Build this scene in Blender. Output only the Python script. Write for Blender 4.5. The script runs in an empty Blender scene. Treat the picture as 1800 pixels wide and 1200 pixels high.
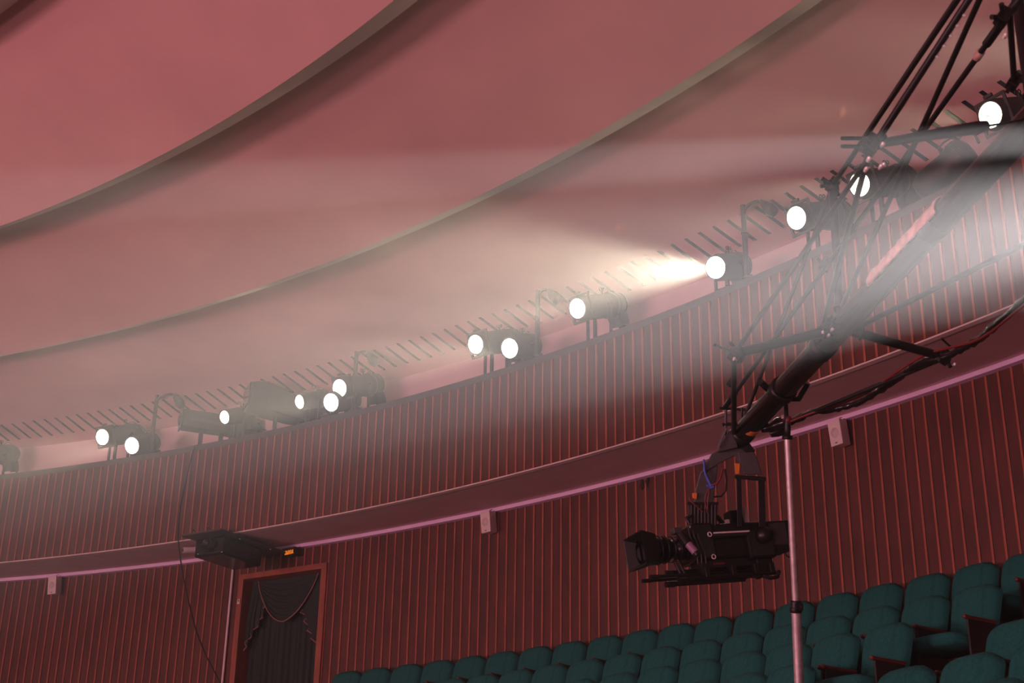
import bpy, bmesh, math, random
from mathutils import Vector, Matrix
random.seed(7)
sc = bpy.context.scene
COL = sc.collection
sin, cos, pi = math.sin, math.cos, math.pi

# ------------------------------------------------------------------ camera
CZ = 1.9                                    # lens height above the lowest floor
FPX, PITCH, ROLL = 2500.0, 0.40041, -0.016878
FWD = Vector((0, cos(PITCH), sin(PITCH)))
_r, _u = Vector((1, 0, 0)), Vector((0, -sin(PITCH), cos(PITCH)))
RIGHT = _r * cos(ROLL) - _u * sin(ROLL)
UP = _r * sin(ROLL) + _u * cos(ROLL)
EYE = Vector((0, 0, CZ))
cam_d = bpy.data.cameras.new('camera')
cam = bpy.data.objects.new('camera', cam_d)
COL.objects.link(cam)
M = Matrix.Identity(4)
for i in range(3):
    M[i][0], M[i][1], M[i][2], M[i][3] = RIGHT[i], UP[i], -FWD[i], EYE[i]
cam.matrix_world = M
cam_d.sensor_width = 36
cam_d.lens = FPX / 1800 * 36
cam_d.clip_start, cam_d.clip_end = 0.05, 200
cam_d.dof.use_dof = True
cam_d.dof.focus_distance = 17.0
cam_d.dof.aperture_fstop = 5.6
sc.camera = cam

# ------------------------------------------------------------------ picture settings
sc.view_settings.view_transform = 'Standard'
sc.view_settings.look = 'None'
sc.view_settings.gamma = 1
sc.view_settings.use_curve_mapping = False
sc.view_settings.exposure = 0.0
cy = sc.cycles
cy.use_denoising = True
cy.denoiser = 'OPENIMAGEDENOISE'
cy.denoising_input_passes = 'RGB_ALBEDO_NORMAL'
cy.max_bounces = 5
cy.diffuse_bounces = 3
cy.glossy_bounces = 2
cy.transmission_bounces = 2
cy.volume_bounces = 0
cy.transparent_max_bounces = 6
cy.caustics_reflective = cy.caustics_refractive = False
cy.sample_clamp_indirect = 4.0
cy.use_adaptive_sampling = False
cy.use_light_tree = True

# ------------------------------------------------------------------ ambient light of the unbuilt part of the hall
w = bpy.data.worlds.new('hall_ambient')
sc.world = w
w.use_nodes = True
bg = w.node_tree.nodes['Background']
bg.inputs[0].default_value = (1.0, 0.42, 0.40, 1)
bg.inputs[1].default_value = 0.03

# hall geometry: everything is concentric about one vertical axis
CX, CY = -17.390, -2.749
def cyl(a, r, z):
    return Vector((CX + r * sin(a), CY + r * cos(a), z + CZ))
def radial(a):
    return Vector((sin(a), cos(a), 0))
def tang(a):
    return Vector((cos(a), -sin(a), 0))
def ray(px, py):
    sx, sy = (px - 900) / FPX, -(py - 600) / FPX
    return FWD + RIGHT * sx + UP * sy
def atd(px, py, d):                         # point seen at a pixel, d metres deep
    return EYE + ray(px, py) * d
def on_cyl(px, py, r):                      # point seen at a pixel on the round wall of radius r
    d = ray(px, py)
    A = d.x * d.x + d.y * d.y
    B = -2 * (d.x * CX + d.y * CY)
    C = CX * CX + CY * CY - r * r
    t = (-B + math.sqrt(B * B - 4 * A * C)) / (2 * A)
    P = EYE + d * t
    return P, math.atan2(P.x - CX, P.y - CY)

def add_light(name, kind, loc, aim, energy, color, **kw):
    l = bpy.data.lights.new(name, kind)
    l.energy = energy
    l.color = color
    for k, v in kw.items():
        setattr(l, k, v)
    o = bpy.data.objects.new(name, l)
    COL.objects.link(o)
    o.location = loc
    o.rotation_euler = (Vector(aim) - Vector(loc)).to_track_quat('-Z', 'Y').to_euler()
    return o

# stage lighting of the hall, coming from the stage beyond the left edge of the picture, plus an added fill
PINK = (1.0, 0.42, 0.50)
add_light('stage_wash', 'AREA', (-18, -3, 1.0), (-4, 14, 8.0), 3000, PINK, shape='RECTANGLE', size=7, size_y=2.0)
add_light('stage_backlight', 'AREA', (-27, 4, 4.5), (-2, 16, 8.6), 700, (1.0, 0.62, 0.45), shape='RECTANGLE', size=5, size_y=2)
add_light('right_side_fill', 'AREA', (-6, -7, 0.2), (0, 14, 8.0), 900, PINK, shape='RECTANGLE', size=5, size_y=2.0)  # added pink fill that lifts the right part of ceiling, wall and seats
# ------------------------------------------------------------------ node materials
def mat(name, col, rough=0.6, metal=0.0, noise=0.0, scale=6.0, col2=None, bump=0.0, bscale=80.0, spec=0.5, stretch=None):
    m = bpy.data.materials.new(name)
    m.use_nodes = True
    nt = m.node_tree
    b = nt.nodes['Principled BSDF']
    b.inputs['Base Color'].default_value = (*col, 1)
    b.inputs['Roughness'].default_value = rough
    b.inputs['Metallic'].default_value = metal
    b.inputs['Specular IOR Level'].default_value = spec
    tc = nt.nodes.new('ShaderNodeTexCoord')
    src = tc.outputs['Object']
    if stretch:
        mp = nt.nodes.new('ShaderNodeMapping')
        mp.inputs['Scale'].default_value = stretch
        nt.links.new(src, mp.inputs[0])
        src = mp.outputs[0]
    if noise > 0 or col2:
        n = nt.nodes.new('ShaderNodeTexNoise')
        n.inputs['Scale'].default_value = scale
        n.inputs['Detail'].default_value = 5
        nt.links.new(src, n.inputs['Vector'])
        r = nt.nodes.new('ShaderNodeValToRGB')
        c2 = col2 or tuple(min(1, c * (1 + noise)) for c in col)
        c1 = col if col2 else tuple(c * (1 - noise) for c in col)
        r.color_ramp.elements[0].position, r.color_ramp.elements[1].position = 0.32, 0.68
        r.color_ramp.elements[0].color = (*c1, 1)
        r.color_ramp.elements[1].color = (*c2, 1)
        nt.links.new(n.outputs['Fac'], r.inputs[0])
        nt.links.new(r.outputs[0], b.inputs['Base Color'])
    if bump > 0:
        n2 = nt.nodes.new('ShaderNodeTexNoise')
        n2.inputs['Scale'].default_value = bscale
        n2.inputs['Detail'].default_value = 4
        nt.links.new(src, n2.inputs['Vector'])
        bp = nt.nodes.new('ShaderNodeBump')
        bp.inputs['Strength'].default_value = bump
        bp.inputs['Distance'].default_value = 0.01
        nt.links.new(n2.outputs['Fac'], bp.inputs['Height'])
        nt.links.new(bp.outputs[0], b.inputs['Normal'])
    return m
def glow(name, col, strength):
    m = bpy.data.materials.new(name)
    m.use_nodes = True
    b = m.node_tree.nodes['Principled BSDF']
    b.inputs['Base Color'].default_value = (0.02, 0.02, 0.02, 1)
    b.inputs['Emission Color'].default_value = (*col, 1)
    b.inputs['Emission Strength'].default_value = strength
    return m

PLASTER = mat('ceiling_plaster', (0.66, 0.40, 0.38), 0.8, noise=0.05, scale=1.2, bump=0.05, bscale=30)
LIPM = mat('lip_plaster', (0.64, 0.54, 0.50), 0.8, noise=0.04, scale=3)
PLASTER2 = mat('painted_plaster', (0.62, 0.50, 0.47), 0.75, noise=0.05, scale=2)
SLOT = mat('vent_dark', (0.035, 0.03, 0.026), 0.9, noise=0.1, scale=9)
VENEER = mat('wood_veneer', (0.060, 0.0125, 0.0098), 0.55, scale=3.5, col2=(0.105, 0.021, 0.016), bump=0.1, bscale=25, stretch=(1.6, 1.6, 0.45))
BATTEN = mat('wood_batten', (0.31, 0.080, 0.048), 0.5, noise=0.22, scale=9, stretch=(1, 1, 0.3))
SOFFIT = mat('soffit_paint', (0.74, 0.50, 0.48), 0.7, noise=0.06, scale=2.5)
TRIMP = mat('cove_paint', (0.74, 0.56, 0.80), 0.6, noise=0.04, scale=3)
CAPM = mat('dark_cap', (0.07, 0.055, 0.05), 0.6, noise=0.1, scale=8)
FLOORM = mat('floor_board', (0.50, 0.19, 0.10), 0.6, noise=0.25, scale=5, stretch=(1, 1, 3))
CARPET = mat('aisle_carpet', (0.07, 0.02, 0.02), 0.95, noise=0.2, scale=40)
FABRIC = mat('seat_fabric', (0.010, 0.105, 0.094), 0.9, noise=0.25, scale=60, bump=0.35, bscale=220, spec=0.2)
SEATSHELL = mat('seat_shell', (0.007, 0.009, 0.009), 0.6, noise=0.15, scale=20)
ARMWOOD = mat('arm_wood', (0.12, 0.026, 0.018), 0.35, noise=0.2, scale=14)
BLACK = mat('black_metal', (0.007, 0.007, 0.007), 0.42, spec=0.3, metal=0.0, noise=0.2, scale=14)
LAMPM = mat('lamp_housing', (0.022, 0.021, 0.021), 0.55, noise=0.2, scale=12)
DARKGREY = mat('dark_grey_metal', (0.045, 0.042, 0.042), 0.5, noise=0.15, scale=16)
GLOSS = mat('gloss_black', (0.007, 0.006, 0.006), 0.24, noise=0.2, scale=10, spec=0.5)
STEEL = mat('bright_steel', (0.85, 0.80, 0.80), 0.25, metal=0.25, noise=0.1, scale=20)
GALV = mat('galvanised_pipe', (0.50, 0.44, 0.44), 0.42, metal=0.55, noise=0.18, scale=20)
WHITEP = mat('white_plastic', (0.68, 0.58, 0.57), 0.5, noise=0.03, scale=8)
GREYP = mat('speaker_grey', (0.16, 0.10, 0.10), 0.7, noise=0.05, scale=10)
ORANGE = mat('orange_tape', (0.55, 0.17, 0.02), 0.6, noise=0.15, scale=20)
BLUE = mat('blue_strap', (0.05, 0.10, 0.42), 0.6, noise=0.1, scale=20)
REDC = mat('red_cable', (0.13, 0.008, 0.010), 0.5, noise=0.1, scale=20)
VIOLETP = mat('violet_cap', (0.22, 0.12, 0.20), 0.5, noise=0.1, scale=20)
WRAP = mat('pink_wrap', (0.55, 0.36, 0.31), 0.3, noise=0.25, scale=16, bump=0.5, bscale=30)
DRAPE = mat('curtain_cloth', (0.026, 0.036, 0.034), 0.9, noise=0.2, scale=25, bump=0.2, bscale=120, spec=0.2)
PIPING = mat('curtain_piping', (0.24, 0.10, 0.09), 0.7, noise=0.1, scale=20)
FRAMEW = mat('door_frame_wood', (0.27, 0.075, 0.045), 0.45, noise=0.2, scale=8, stretch=(1, 1, 0.3))
BOARD = mat('board_brown', (0.06, 0.035, 0.028), 0.6, noise=0.15, scale=8)
LEDS = glow('sign_led', (1.0, 0.22, 0.012), 1.05)
STAINM = mat('wall_soot', (0.03, 0.018, 0.015), 0.9, noise=0.3, scale=30)
BADGE = mat('badge_dark', (0.03, 0.02, 0.02), 0.5, noise=0.05)
LENS_OFF = mat('dark_glass', (0.01, 0.01, 0.014), 0.08, noise=0.05, spec=0.8)
WARM = (1.0, 0.83, 0.62)
LENS_ON = glow('lamp_lens_warm', (1.0, 0.90, 0.72), 9.0)
LENS_HOT = glow('lamp_lens_hot', (1.0, 0.97, 0.88), 45.0)
FILAMENT = glow('lamp_filament', (1.0, 0.72, 0.42), 0.75)

# ------------------------------------------------------------------ mesh builder
class MB:
    def __init__(self):
        self.v, self.f, self.mi, self.sm, self.mats = [], [], [], [], []
    def m(self, material):
        if material not in self.mats:
            self.mats.append(material)
        return self.mats.index(material)
    def add(self, verts, faces, material, smooth=False):
        o = len(self.v)
        k = self.m(material)
        self.v += [tuple(p) for p in verts]
        for f in faces:
            self.f.append(tuple(o + i for i in f))
            self.mi.append(k)
            self.sm.append(smooth)
        return self
    def box(self, c, s, material, R=None):
        c = Vector(c)
        vs = []
        for x in (-1, 1):
            for y in (-1, 1):
                for z in (-1, 1):
                    p = Vector((x * s[0] / 2, y * s[1] / 2, z * s[2] / 2))
                    vs.append(c + (R @ p if R else p))
        return self.add(vs, [(0, 1, 3, 2), (4, 6, 7, 5), (0, 4, 5, 1), (2, 3, 7, 6), (0, 2, 6, 4), (1, 5, 7, 3)], material)
    def hexa(self, eight, material):        # same corner order as box
        return self.add(eight, [(0, 1, 3, 2), (4, 6, 7, 5), (0, 4, 5, 1), (2, 3, 7, 6), (0, 2, 6, 4), (1, 5, 7, 3)], material)
    def tube(self, p0, p1, r0, material, r1=None, n=14, caps=True):
        return self.path([p0, p1], [r0, r0 if r1 is None else r1], material, n, caps)
    def path(self, pts, rad, material, n=10, caps=True):
        pts = [Vector(p) for p in pts]
        if not isinstance(rad, (list, tuple)):
            rad = [rad] * len(pts)
        vs, fs = [], []
        prev = None
        for i, p in enumerate(pts):
            d = (pts[min(i + 1, len(pts) - 1)] - pts[max(i - 1, 0)])
            d.normalize()
            if prev is None:
                a = Vector((0, 0, 1)) if abs(d.z) < 0.9 else Vector((1, 0, 0))
                u = d.cross(a).normalized()
            else:
                u = (prev - d * prev.dot(d)).normalized()
            prev = u
            w_ = d.cross(u)
            for k in range(n):
                t = 2 * pi * k / n
                vs.append(p + (u * cos(t) + w_ * sin(t)) * rad[i])
        for i in range(len(pts) - 1):
            for k in range(n):
                k2 = (k + 1) % n
                fs.append((i * n + k, i * n + k2, (i + 1) * n + k2, (i + 1) * n + k))
        self.add(vs, fs, material, True)
        if caps:
            e = (len(pts) - 1) * n
            self.add(vs[:n], [tuple(reversed(range(n)))], material)
            self.add(vs[e:e + n], [tuple(range(n))], material)
        return self
    def lathe(self, origin, axis, prof, material, n=28, smooth=True):   # prof: (along, radius)
        axis = Vector(axis).normalized()
        a = Vector((0, 0, 1)) if abs(axis.z) < 0.9 else Vector((1, 0, 0))
        u = axis.cross(a).normalized()
        w_ = axis.cross(u)
        o = Vector(origin)
        vs, fs = [], []
        for (t, r) in prof:
            for k in range(n):
                q = 2 * pi * k / n
                vs.append(o + axis * t + (u * cos(q) + w_ * sin(q)) * max(r, 1e-4))
        for i in range(len(prof) - 1):
            for k in range(n):
                k2 = (k + 1) % n
                fs.append((i * n + k, i * n + k2, (i + 1) * n + k2, (i + 1) * n + k))
        return self.add(vs, fs, material, smooth)
    def torus(self, c, axis, R, r, material, n=20, m=8):
        axis = Vector(axis).normalized()
        a = Vector((0, 0, 1)) if abs(axis.z) < 0.9 else Vector((1, 0, 0))
        u = axis.cross(a).normalized()
        w_ = axis.cross(u)
        vs, fs = [], []
        for i in range(n):
            q = 2 * pi * i / n
            d = u * cos(q) + w_ * sin(q)
            for j in range(m):
                t = 2 * pi * j / m
                vs.append(Vector(c) + d * (R + r * cos(t)) + axis * (r * sin(t)))
        for i in range(n):
            for j in range(m):
                fs.append((i * m + j, ((i + 1) % n) * m + j, ((i + 1) % n) * m + (j + 1) % m, i * m + (j + 1) % m))
        return self.add(vs, fs, material, True)
    def build(self, name, parent=None, bevel=0.0, inv=None):
        me = bpy.data.meshes.new(name)
        me.from_pydata([tuple(p) for p in self.v], [], self.f)
        for m_ in self.mats:
            me.materials.append(m_)
        me.polygons.foreach_set('material_index', self.mi)
        me.polygons.foreach_set('use_smooth', self.sm)
        me.update()
        bm = bmesh.new()
        bm.from_mesh(me)
        bmesh.ops.recalc_face_normals(bm, faces=bm.faces)
        bm.to_mesh(me)
        bm.free()
        o = bpy.data.objects.new(name, me)
        COL.objects.link(o)
        if parent:
            o.parent = parent
            if inv:                          # mesh given in world coordinates
                o.matrix_parent_inverse = parent.matrix_basis.inverted()
        if bevel:
            b = o.modifiers.new('edge', 'BEVEL')
            b.width = bevel
            b.segments = 2
            b.limit_method = 'ANGLE'
            b.angle_limit = 0.7
        return o

def thing(name, label, cat, M4=None, group=None):
    o = bpy.data.objects.new(name, None)
    o.empty_display_size = 0.1
    COL.objects.link(o)
    if M4 is not None:
        o.matrix_basis = M4
    o['label'], o['category'] = label, cat
    if group:
        o['group'] = group
    return o
def tag(o, label, cat, group=None):
    o['label'], o['category'] = label, cat
    if group:
        o['group'] = group
    return o
def struct(o):
    o['kind'] = 'structure'
    return o
def frame_at(P, a):                          # local -Y looks to the hall's axis, +X runs to the picture's right
    t, r = tang(a), radial(a)
    m = Matrix.Identity(4)
    for i in range(3):
        m[i][0], m[i][1], m[i][2], m[i][3] = t[i], r[i], (0, 0, 1)[i], P[i]
    return m
def tree_copy(o, M4, label):
    c = o.copy()
    COL.objects.link(c)
    c.matrix_basis = M4
    c['label'] = label
    for ch in o.children:
        d = ch.copy()
        COL.objects.link(d)
        d.parent = c
        for g in ch.children:
            e = g.copy()
            COL.objects.link(e)
            e.parent = d
    return c

# ------------------------------------------------------------------ room shell
A_MIN, A_MAX = -0.25, 1.75
def ring(mb, prof, material, a0=A_MIN, a1=A_MAX, step=0.0125, smooth=True):
    n = max(2, int((a1 - a0) / step))
    vs, fs = [], []
    for i in range(n + 1):
        a = a0 + (a1 - a0) * i / n
        for (r, z) in prof:
            vs.append(cyl(a, r, z))
    k = len(prof)
    for i in range(n):
        for j in range(k - 1):
            fs.append((i * k + j, (i + 1) * k + j, (i + 1) * k + j + 1, i * k + j + 1))
    mb.add(vs, fs, material, smooth)

R_F, R_W = 25.948, 27.25
Z_FB, Z_FT, Z_CAP = 5.2256, 6.5625, 6.650
RIB, RIB_W = 0.143, 0.1515
A0_F = 0.38031

# stepped ceiling: three conical panels, each ending in a lip; the last carries a row of vent slots
SL0, SLD = 0.41600, 0.0080925
R_SU, Z_SU, R_SL, Z_SL = 26.10, 7.570, 26.59, 7.480
cl = MB()
def lip(prof):
    ring(cl, prof, LIPM, smooth=False)
ring(cl, [(11.5, 8.95), (15.0, 8.42), (18.40, 7.80)], PLASTER)
lip([(18.40, 7.80), (18.73, 8.00), (18.735, 8.17)])
ring(cl, [(18.735, 8.17), (19.8, 7.93), (20.895, 7.592)], PLASTER)
lip([(20.895, 7.592), (21.244, 7.839), (21.25, 7.99)])
ring(cl, [(21.25, 7.99), (22.4, 7.81), (23.667, 7.531)], PLASTER)
lip([(23.667, 7.531), (23.952, 7.676), (23.96, 7.83)])
ring(cl, [(23.96, 7.83), (25.0, 7.75), (R_SU, Z_SU)], PLASTER)
n0, n1 = int((A_MIN - SL0) / SLD) - 1, int((A_MAX - SL0) / SLD) + 1
hw = 0.0245 / 26.3
for n in range(n0, n1):
    ac = SL0 + n * SLD
    ring(cl, [(R_SU, Z_SU), (R_SL, Z_SL)], PLASTER, ac + hw, ac + SLD - hw, step=1)
    p = [cyl(ac - hw, R_SU, Z_SU), cyl(ac + hw, R_SU, Z_SU), cyl(ac + hw, R_SL, Z_SL), cyl(ac - hw, R_SL, Z_SL)]
    up = Vector((0, 0, 0.16))
    q = [v + up for v in p]
    cl.add(p + q, [(0, 1, 5, 4), (1, 2, 6, 5), (2, 3, 7, 6), (3, 0, 4, 7), (4, 5, 6, 7)], SLOT)
ring(cl, [(R_SL, Z_SL), (26.86, 7.432)], PLASTER)
struct(cl.build('ceiling'))

bw = MB()
ring(bw, [(26.86, 7.432), (26.86, 6.10)], PLASTER2, smooth=False)
ring(bw, [(26.86, 6.10), (26.06, 6.10), (26.06, Z_CAP - 0.05)], PLASTER2, smooth=False)
struct(bw.build('wall_back'))

fa = MB()
ring(fa, [(26.06, Z_CAP - 0.05), (R_F, Z_CAP - 0.05), (R_F, Z_FB), (26.02, Z_FB)], VENEER, smooth=False)
def wood_run(mb, R, pitch, a_ref, z0, z1, width, out, skip=None):
    da = pitch / R
    na, nb = int((A_MIN - a_ref) / da), int((A_MAX - a_ref) / da)
    for n in range(na, nb):
        a = a_ref + n * da
        hz = width / 2 / R
        rng = random.Random(n * 13 + 5)
        j = rng.uniform(-0.0022, 0.0022) / R
        zlo = z0
        if skip and skip[0] < a < skip[1]:
            zlo = skip[2]
        pts = []
        for s in (-1, 1):
            for rr in (R + 0.004, R - out):
                for z in (zlo, z1):
                    pts.append(cyl(a + j * (1 if z == z0 else -1) + s * hz, rr, z))
        mb.hexa(pts, BATTEN)
        # narrow dark strip along one edge of the batten
        ag = a + hz + 0.006 / R
        pts = []
        for s in (-1, 1):
            for rr in (R + 0.004, R - 0.003):
                for z in (zlo, z1):
                    pts.append(cyl(ag + s * 0.0045 / R, rr, z))
        mb.hexa(pts, CAPM)
wood_run(fa, R_F, RIB, A0_F, Z_FB + 0.012, Z_FT, 0.025, 0.016)
struct(fa.build('wall_front'))
ed = MB()
ring(ed, [(R_F - 0.012, Z_FB + 0.010), (R_F - 0.012, Z_FB - 0.006), (R_F + 0.06, Z_FB - 0.006)], PLASTER2, smooth=False)
struct(ed.build('trim_1'))
cp = MB()
ring(cp, [(R_F - 0.022, Z_CAP - 0.085), (R_F - 0.022, Z_CAP), (26.10, Z_CAP), (26.10, Z_CAP - 0.06)], CAPM, smooth=False)
struct(cp.build('trim_2'))
so = MB()
ring(so, [(R_F + 0.05, Z_FB), (27.19, 5.342)], SOFFIT)
so_o = struct(so.build('ceiling_soffit'))
tr = MB()
ring(tr, [(27.19, 5.350), (27.17, 5.335), (27.17, 5.287), (R_W, 5.287)], TRIMP, smooth=False)
struct(tr.build('trim_3'))

# rear wall behind the last row, with the curtained doorway
DA0, DA1, DZT = 0.5158, 0.5730, 4.955
lw = MB()
for (a0, a1, zb) in ((A_MIN, DA0, 2.2), (DA0, DA1, DZT), (DA1, A_MAX, 2.2)):
    ring(lw, [(R_W, 5.345), (R_W, zb)], VENEER, a0, a1, smooth=False)
wood_run(lw, R_W, RIB_W, 0.7303, 2.2, 5.287, 0.025, 0.016, skip=(DA0 - 0.001, DA1 + 0.001, DZT + 0.06))
struct(lw.build('wall_rear'))
df = MB()
def arc_box(mb, a0, a1, r0, r1, z0, z1, material):
    pts = []
    for a in (a0, a1):
        for r in (r0, r1):
            for z in (z0, z1):
                pts.append(cyl(a, r, z))
    mb.hexa(pts, material)
fw = 0.085 / R_W
arc_box(df, DA0 - fw * 0.3, DA0 + fw * 0.5, R_W - 0.05, R_W + 0.45, 2.2, DZT + 0.05, FRAMEW)
arc_box(df, DA1 - fw * 0.7, DA1 + fw * 0.5, R_W - 0.05, R_W + 0.45, 2.2, DZT + 0.05, FRAMEW)
arc_box(df, DA0 - fw * 0.3, DA1 + fw * 0.5, R_W - 0.055, R_W + 0.45, DZT - 0.03, DZT + 0.055, FRAMEW)
arc_box(df, DA0 - 0.01, DA1 + 0.01, R_W + 0.45, R_W + 0.5, 2.2, DZT + 0.05, CAPM)
struct(df.build('door_1', bevel=0.008))

# raked floor, one step per row of seats
ROWS = [(26.95, 3.36), (26.07, 2.906), (25.19, 2.50), (24.31, 2.098), (23.43, 1.715), (22.55, 1.335)]
fl = MB()
prof = []
for i in range(12):
    if i < 6:
        R, zt = ROWS[i]
    else:
        R, zt = ROWS[5][0] - 0.88 * (i - 5), ROWS[5][1] - 0.33 * (i - 5)
    zf = zt - 0.92
    r_out = R_W + 0.5 if i == 0 else R + 0.30
    ring(fl, [(r_out, zf), (R - 0.58, zf)], CARPET, smooth=False)
    zn = (ROWS[i + 1][1] if i < 5 else zt - 0.33) - 0.92
    ring(fl, [(R - 0.58, zf), (R - 0.58, zn)], FLOORM, smooth=False)
ring(fl, [(R - 0.58, zn), (3.0, zn)], CARPET, smooth=False)
Z_LOW = zn
struct(fl.build('floor'))

# ------------------------------------------------------------------ haze
hz = MB()
hz.box((-6.5, 9.0, 4.6), (41, 44, 15), BLACK)
ho = hz.build('haze')
hm = bpy.data.materials.new('stage_haze')
hm.use_nodes = True
nt = hm.node_tree
nt.nodes.remove(nt.nodes['Principled BSDF'])
vs_ = nt.nodes.new('ShaderNodeVolumeScatter')
vs_.inputs['Color'].default_value = (1, 1, 1, 1)
vs_.inputs['Density'].default_value = 0.006
vs_.inputs['Anisotropy'].default_value = 0.65
nt.links.new(vs_.outputs[0], nt.nodes['Material Output'].inputs['Volume'])
ho.data.materials.clear()
ho.data.materials.append(hm)
ho['kind'] = 'stuff'
tag(ho, 'thin stage haze filling the hall and showing the beams', 'haze')

# ------------------------------------------------------------------ spotlights on the ledge
def spot(parent, P, d, energy, half_deg, blend=0.35, color=WARM, radius=0.09):
    l = bpy.data.lights.new('lamp_beam_or_fill', 'SPOT')
    l.energy, l.color = energy, color
    l.spot_size = 2 * math.radians(half_deg)
    l.spot_blend = blend
    l.shadow_soft_size = radius
    o = bpy.data.objects.new('lamp_beam_or_fill', l)
    COL.objects.link(o)
    o.matrix_basis = Matrix.Translation(P) @ d.to_track_quat('-Z', 'Y').to_matrix().to_4x4()
    return o

BEAM = 4.2
GRP = 'spotlights along the lighting ledge'
def spotlight(px, py, R, label, yaw=0.0, tilt=22.0, size=1.0, length=0.95, lit=1, energy=900, half=6.5, blend=0.5, hot=False, P=None, wide=0.0, frame=True, legs=True):
    """px,py: the centre of the lens in the photograph; R: how far from the hall axis it stands"""
    if P is None:
        L, a = on_cyl(px, py, R)
    else:
        L, a = P
    ca = a + math.radians(yaw)
    base = Vector((L.x, L.y, 0)) + radial(ca) * (0.45 * length)
    base.z = Z_CAP + CZ
    base_a = math.atan2(base.x - CX, base.y - CY)
    M4 = frame_at(base, ca)
    t = thing('theatre_spotlight', label, 'spotlight', M4, GRP)
    Mi = M4.inverted()
    lens = Mi @ L
    ti = math.radians(tilt)
    ax = Vector((0, cos(ti), sin(ti)))       # from the lens back to the tail
    X, U_ = Vector((1, 0, 0)), Vector((0, -sin(ti), cos(ti)))
    s = size
    Rm = Matrix((X, ax, U_)).transposed()
    b = MB()
    b.lathe(lens, ax, [(0.0, 0.118 * s), (-0.012, 0.128 * s), (0.0, 0.138 * s), (0.05, 0.138 * s), (0.055, 0.150 * s),
                       (length * 0.60, 0.152 * s), (length * 0.61, 0.166 * s), (length * 0.66, 0.166 * s), (length * 0.67, 0.158 * s), (length * 0.80, 0.155 * s),
                       (length * 0.90, 0.125 * s), (length * 0.96, 0.07 * s), (length * 0.97, 0.0)], LAMPM, 32)
    for k in range(5):                       # cooling ribs along the barrel's rear
        y = length * (0.70 + 0.035 * k)
        b.torus(lens + ax * y, ax, (0.158 - 0.003 * k) * s, 0.006, LAMPM, 28, 6)
    b.build('housing', t)
    lm = MB()
    mt = (LENS_HOT if hot else LENS_ON) if lit else LENS_OFF
    lm.lathe(lens - ax * 0.002, -ax, [(0.0, 0.118 * s), (0.012, 0.105 * s), (0.026, 0.075 * s), (0.036, 0.04 * s), (0.040, 0.0)], mt, 32)
    lo = lm.build('lens', t)
    if lit and not hot:
        fm = MB()
        rr = random.Random(int(px))
        for k in range(3):
            q = lens - ax * 0.045 + X * rr.uniform(-.028, .028) + U_ * rr.uniform(-.02, .02)
            fm.box(q, (0.045, 0.004, 0.007), FILAMENT, Rm @ Matrix.Rotation(0.5 + k * 0.4, 3, 'Y'))
        fm.build('filament_image', lo)
    if frame:
        fr = MB()
        h = 0.165 * s
        for sx in (-1, 1):
            fr.box(lens + ax * 0.075 + X * sx * (h - 0.012), (0.030, 0.022, 2 * h), LAMPM, Rm)
            fr.box(lens + ax * 0.075 + U_ * sx * (h - 0.012), (2 * h, 0.022, 0.030), LAMPM, Rm)
        fr.box(lens + ax * 0.075 + U_ * (h + 0.022), (0.09, 0.03, 0.03), LAMPM, Rm)
        fr.build('colour_frame', t, bevel=0.003)
    # wing-nut ring on top
    kb = MB()
    top = lens + ax * (length * 0.60) + U_ * (0.170 * s)
    kb.tube(top - U_ * 0.015, top + U_ * 0.03, 0.012, LAMPM)
    for sx in (-1, 1):
        kb.torus(top + U_ * 0.045 + X * 0 + ax * sx * 0.028, X, 0.020, 0.006, LAMPM, 14, 6)
    kb.build('wing_nut', t)
    wr = MB()
    arc = [lens + ax * (length * (0.66 + 0.30 * k / 8)) + U_ * (0.16 * s + 0.045 * sin(pi * k / 8) - 0.10 * (k / 8) ** 2) for k in range(9)]
    wr.path(arc, 0.005, LAMPM, 6)
    wr.build('safety_wire', t)
    # lamp base under the tail with its cable
    lb = MB()
    c = lens + ax * (length * 0.78) - U_ * (0.20 * s)
    lb.box(c, (0.17 * s, 0.19 * s, 0.15 * s), LAMPM, Rm)
    lb.box(c - U_ * 0.06 + ax * 0.08, (0.10 * s, 0.10, 0.07), LAMPM, Rm)
    lb.path([c + ax * 0.10, c + ax * 0.17 + U_ * 0.02, c + ax * 0.185 - U_ * 0.07, c + ax * 0.11 - U_ * 0.12], 0.012, LAMPM, 8)
    lb.build('lamp_base', t, bevel=0.006)
    if legs:
        yk = MB()
        piv = lens + ax * (length * 0.45)
        bot = max(0.012, 0.0)
        for sx in (-1, 1):
            q = piv + X * sx * 0.185 * s
            yk.box(Vector((q.x, q.y, (q.z + bot) / 2)), (0.018, 0.045, q.z - bot + 0.03), LAMPM)
            yk.tube(q - X * sx * 0.05, q + X * sx * 0.03, 0.022, LAMPM)
        yk.box(Vector((piv.x, piv.y, bot)), (0.39 * s, 0.05, 0.022), LAMPM)
        yk.build('yoke', t, bevel=0.003)
        lg = MB()
        q = lens + ax * (length * 0.36)
        zt = q.z - 0.14 * s
        if zt > 0.06:
            lg.box(Vector((q.x, q.y, zt / 2 + 0.004)), (0.04, 0.03, zt), LAMPM)
            lg.build('front_prop', t)
    energy, wide = energy * BEAM, wide * BEAM
    if lit:
        d = -(Rm @ Vector((0, 1, 0)))
        sp = spot(t, lens - ax * 0.06, d, energy, half, blend)
        sp.parent = t
        lip_fill = spot(t, lens - ax * 0.065, Vector((0, -1, 0.36)), 26, 16, 0.8)  # added upward fill that brightens the ceiling lips, apart from the lamp's own beam
        lip_fill.parent = t
        if wide:
            s2 = spot(t, lens - ax * 0.07, d, wide, 24, 1.0)
            s2.parent = t
    return t

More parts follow.
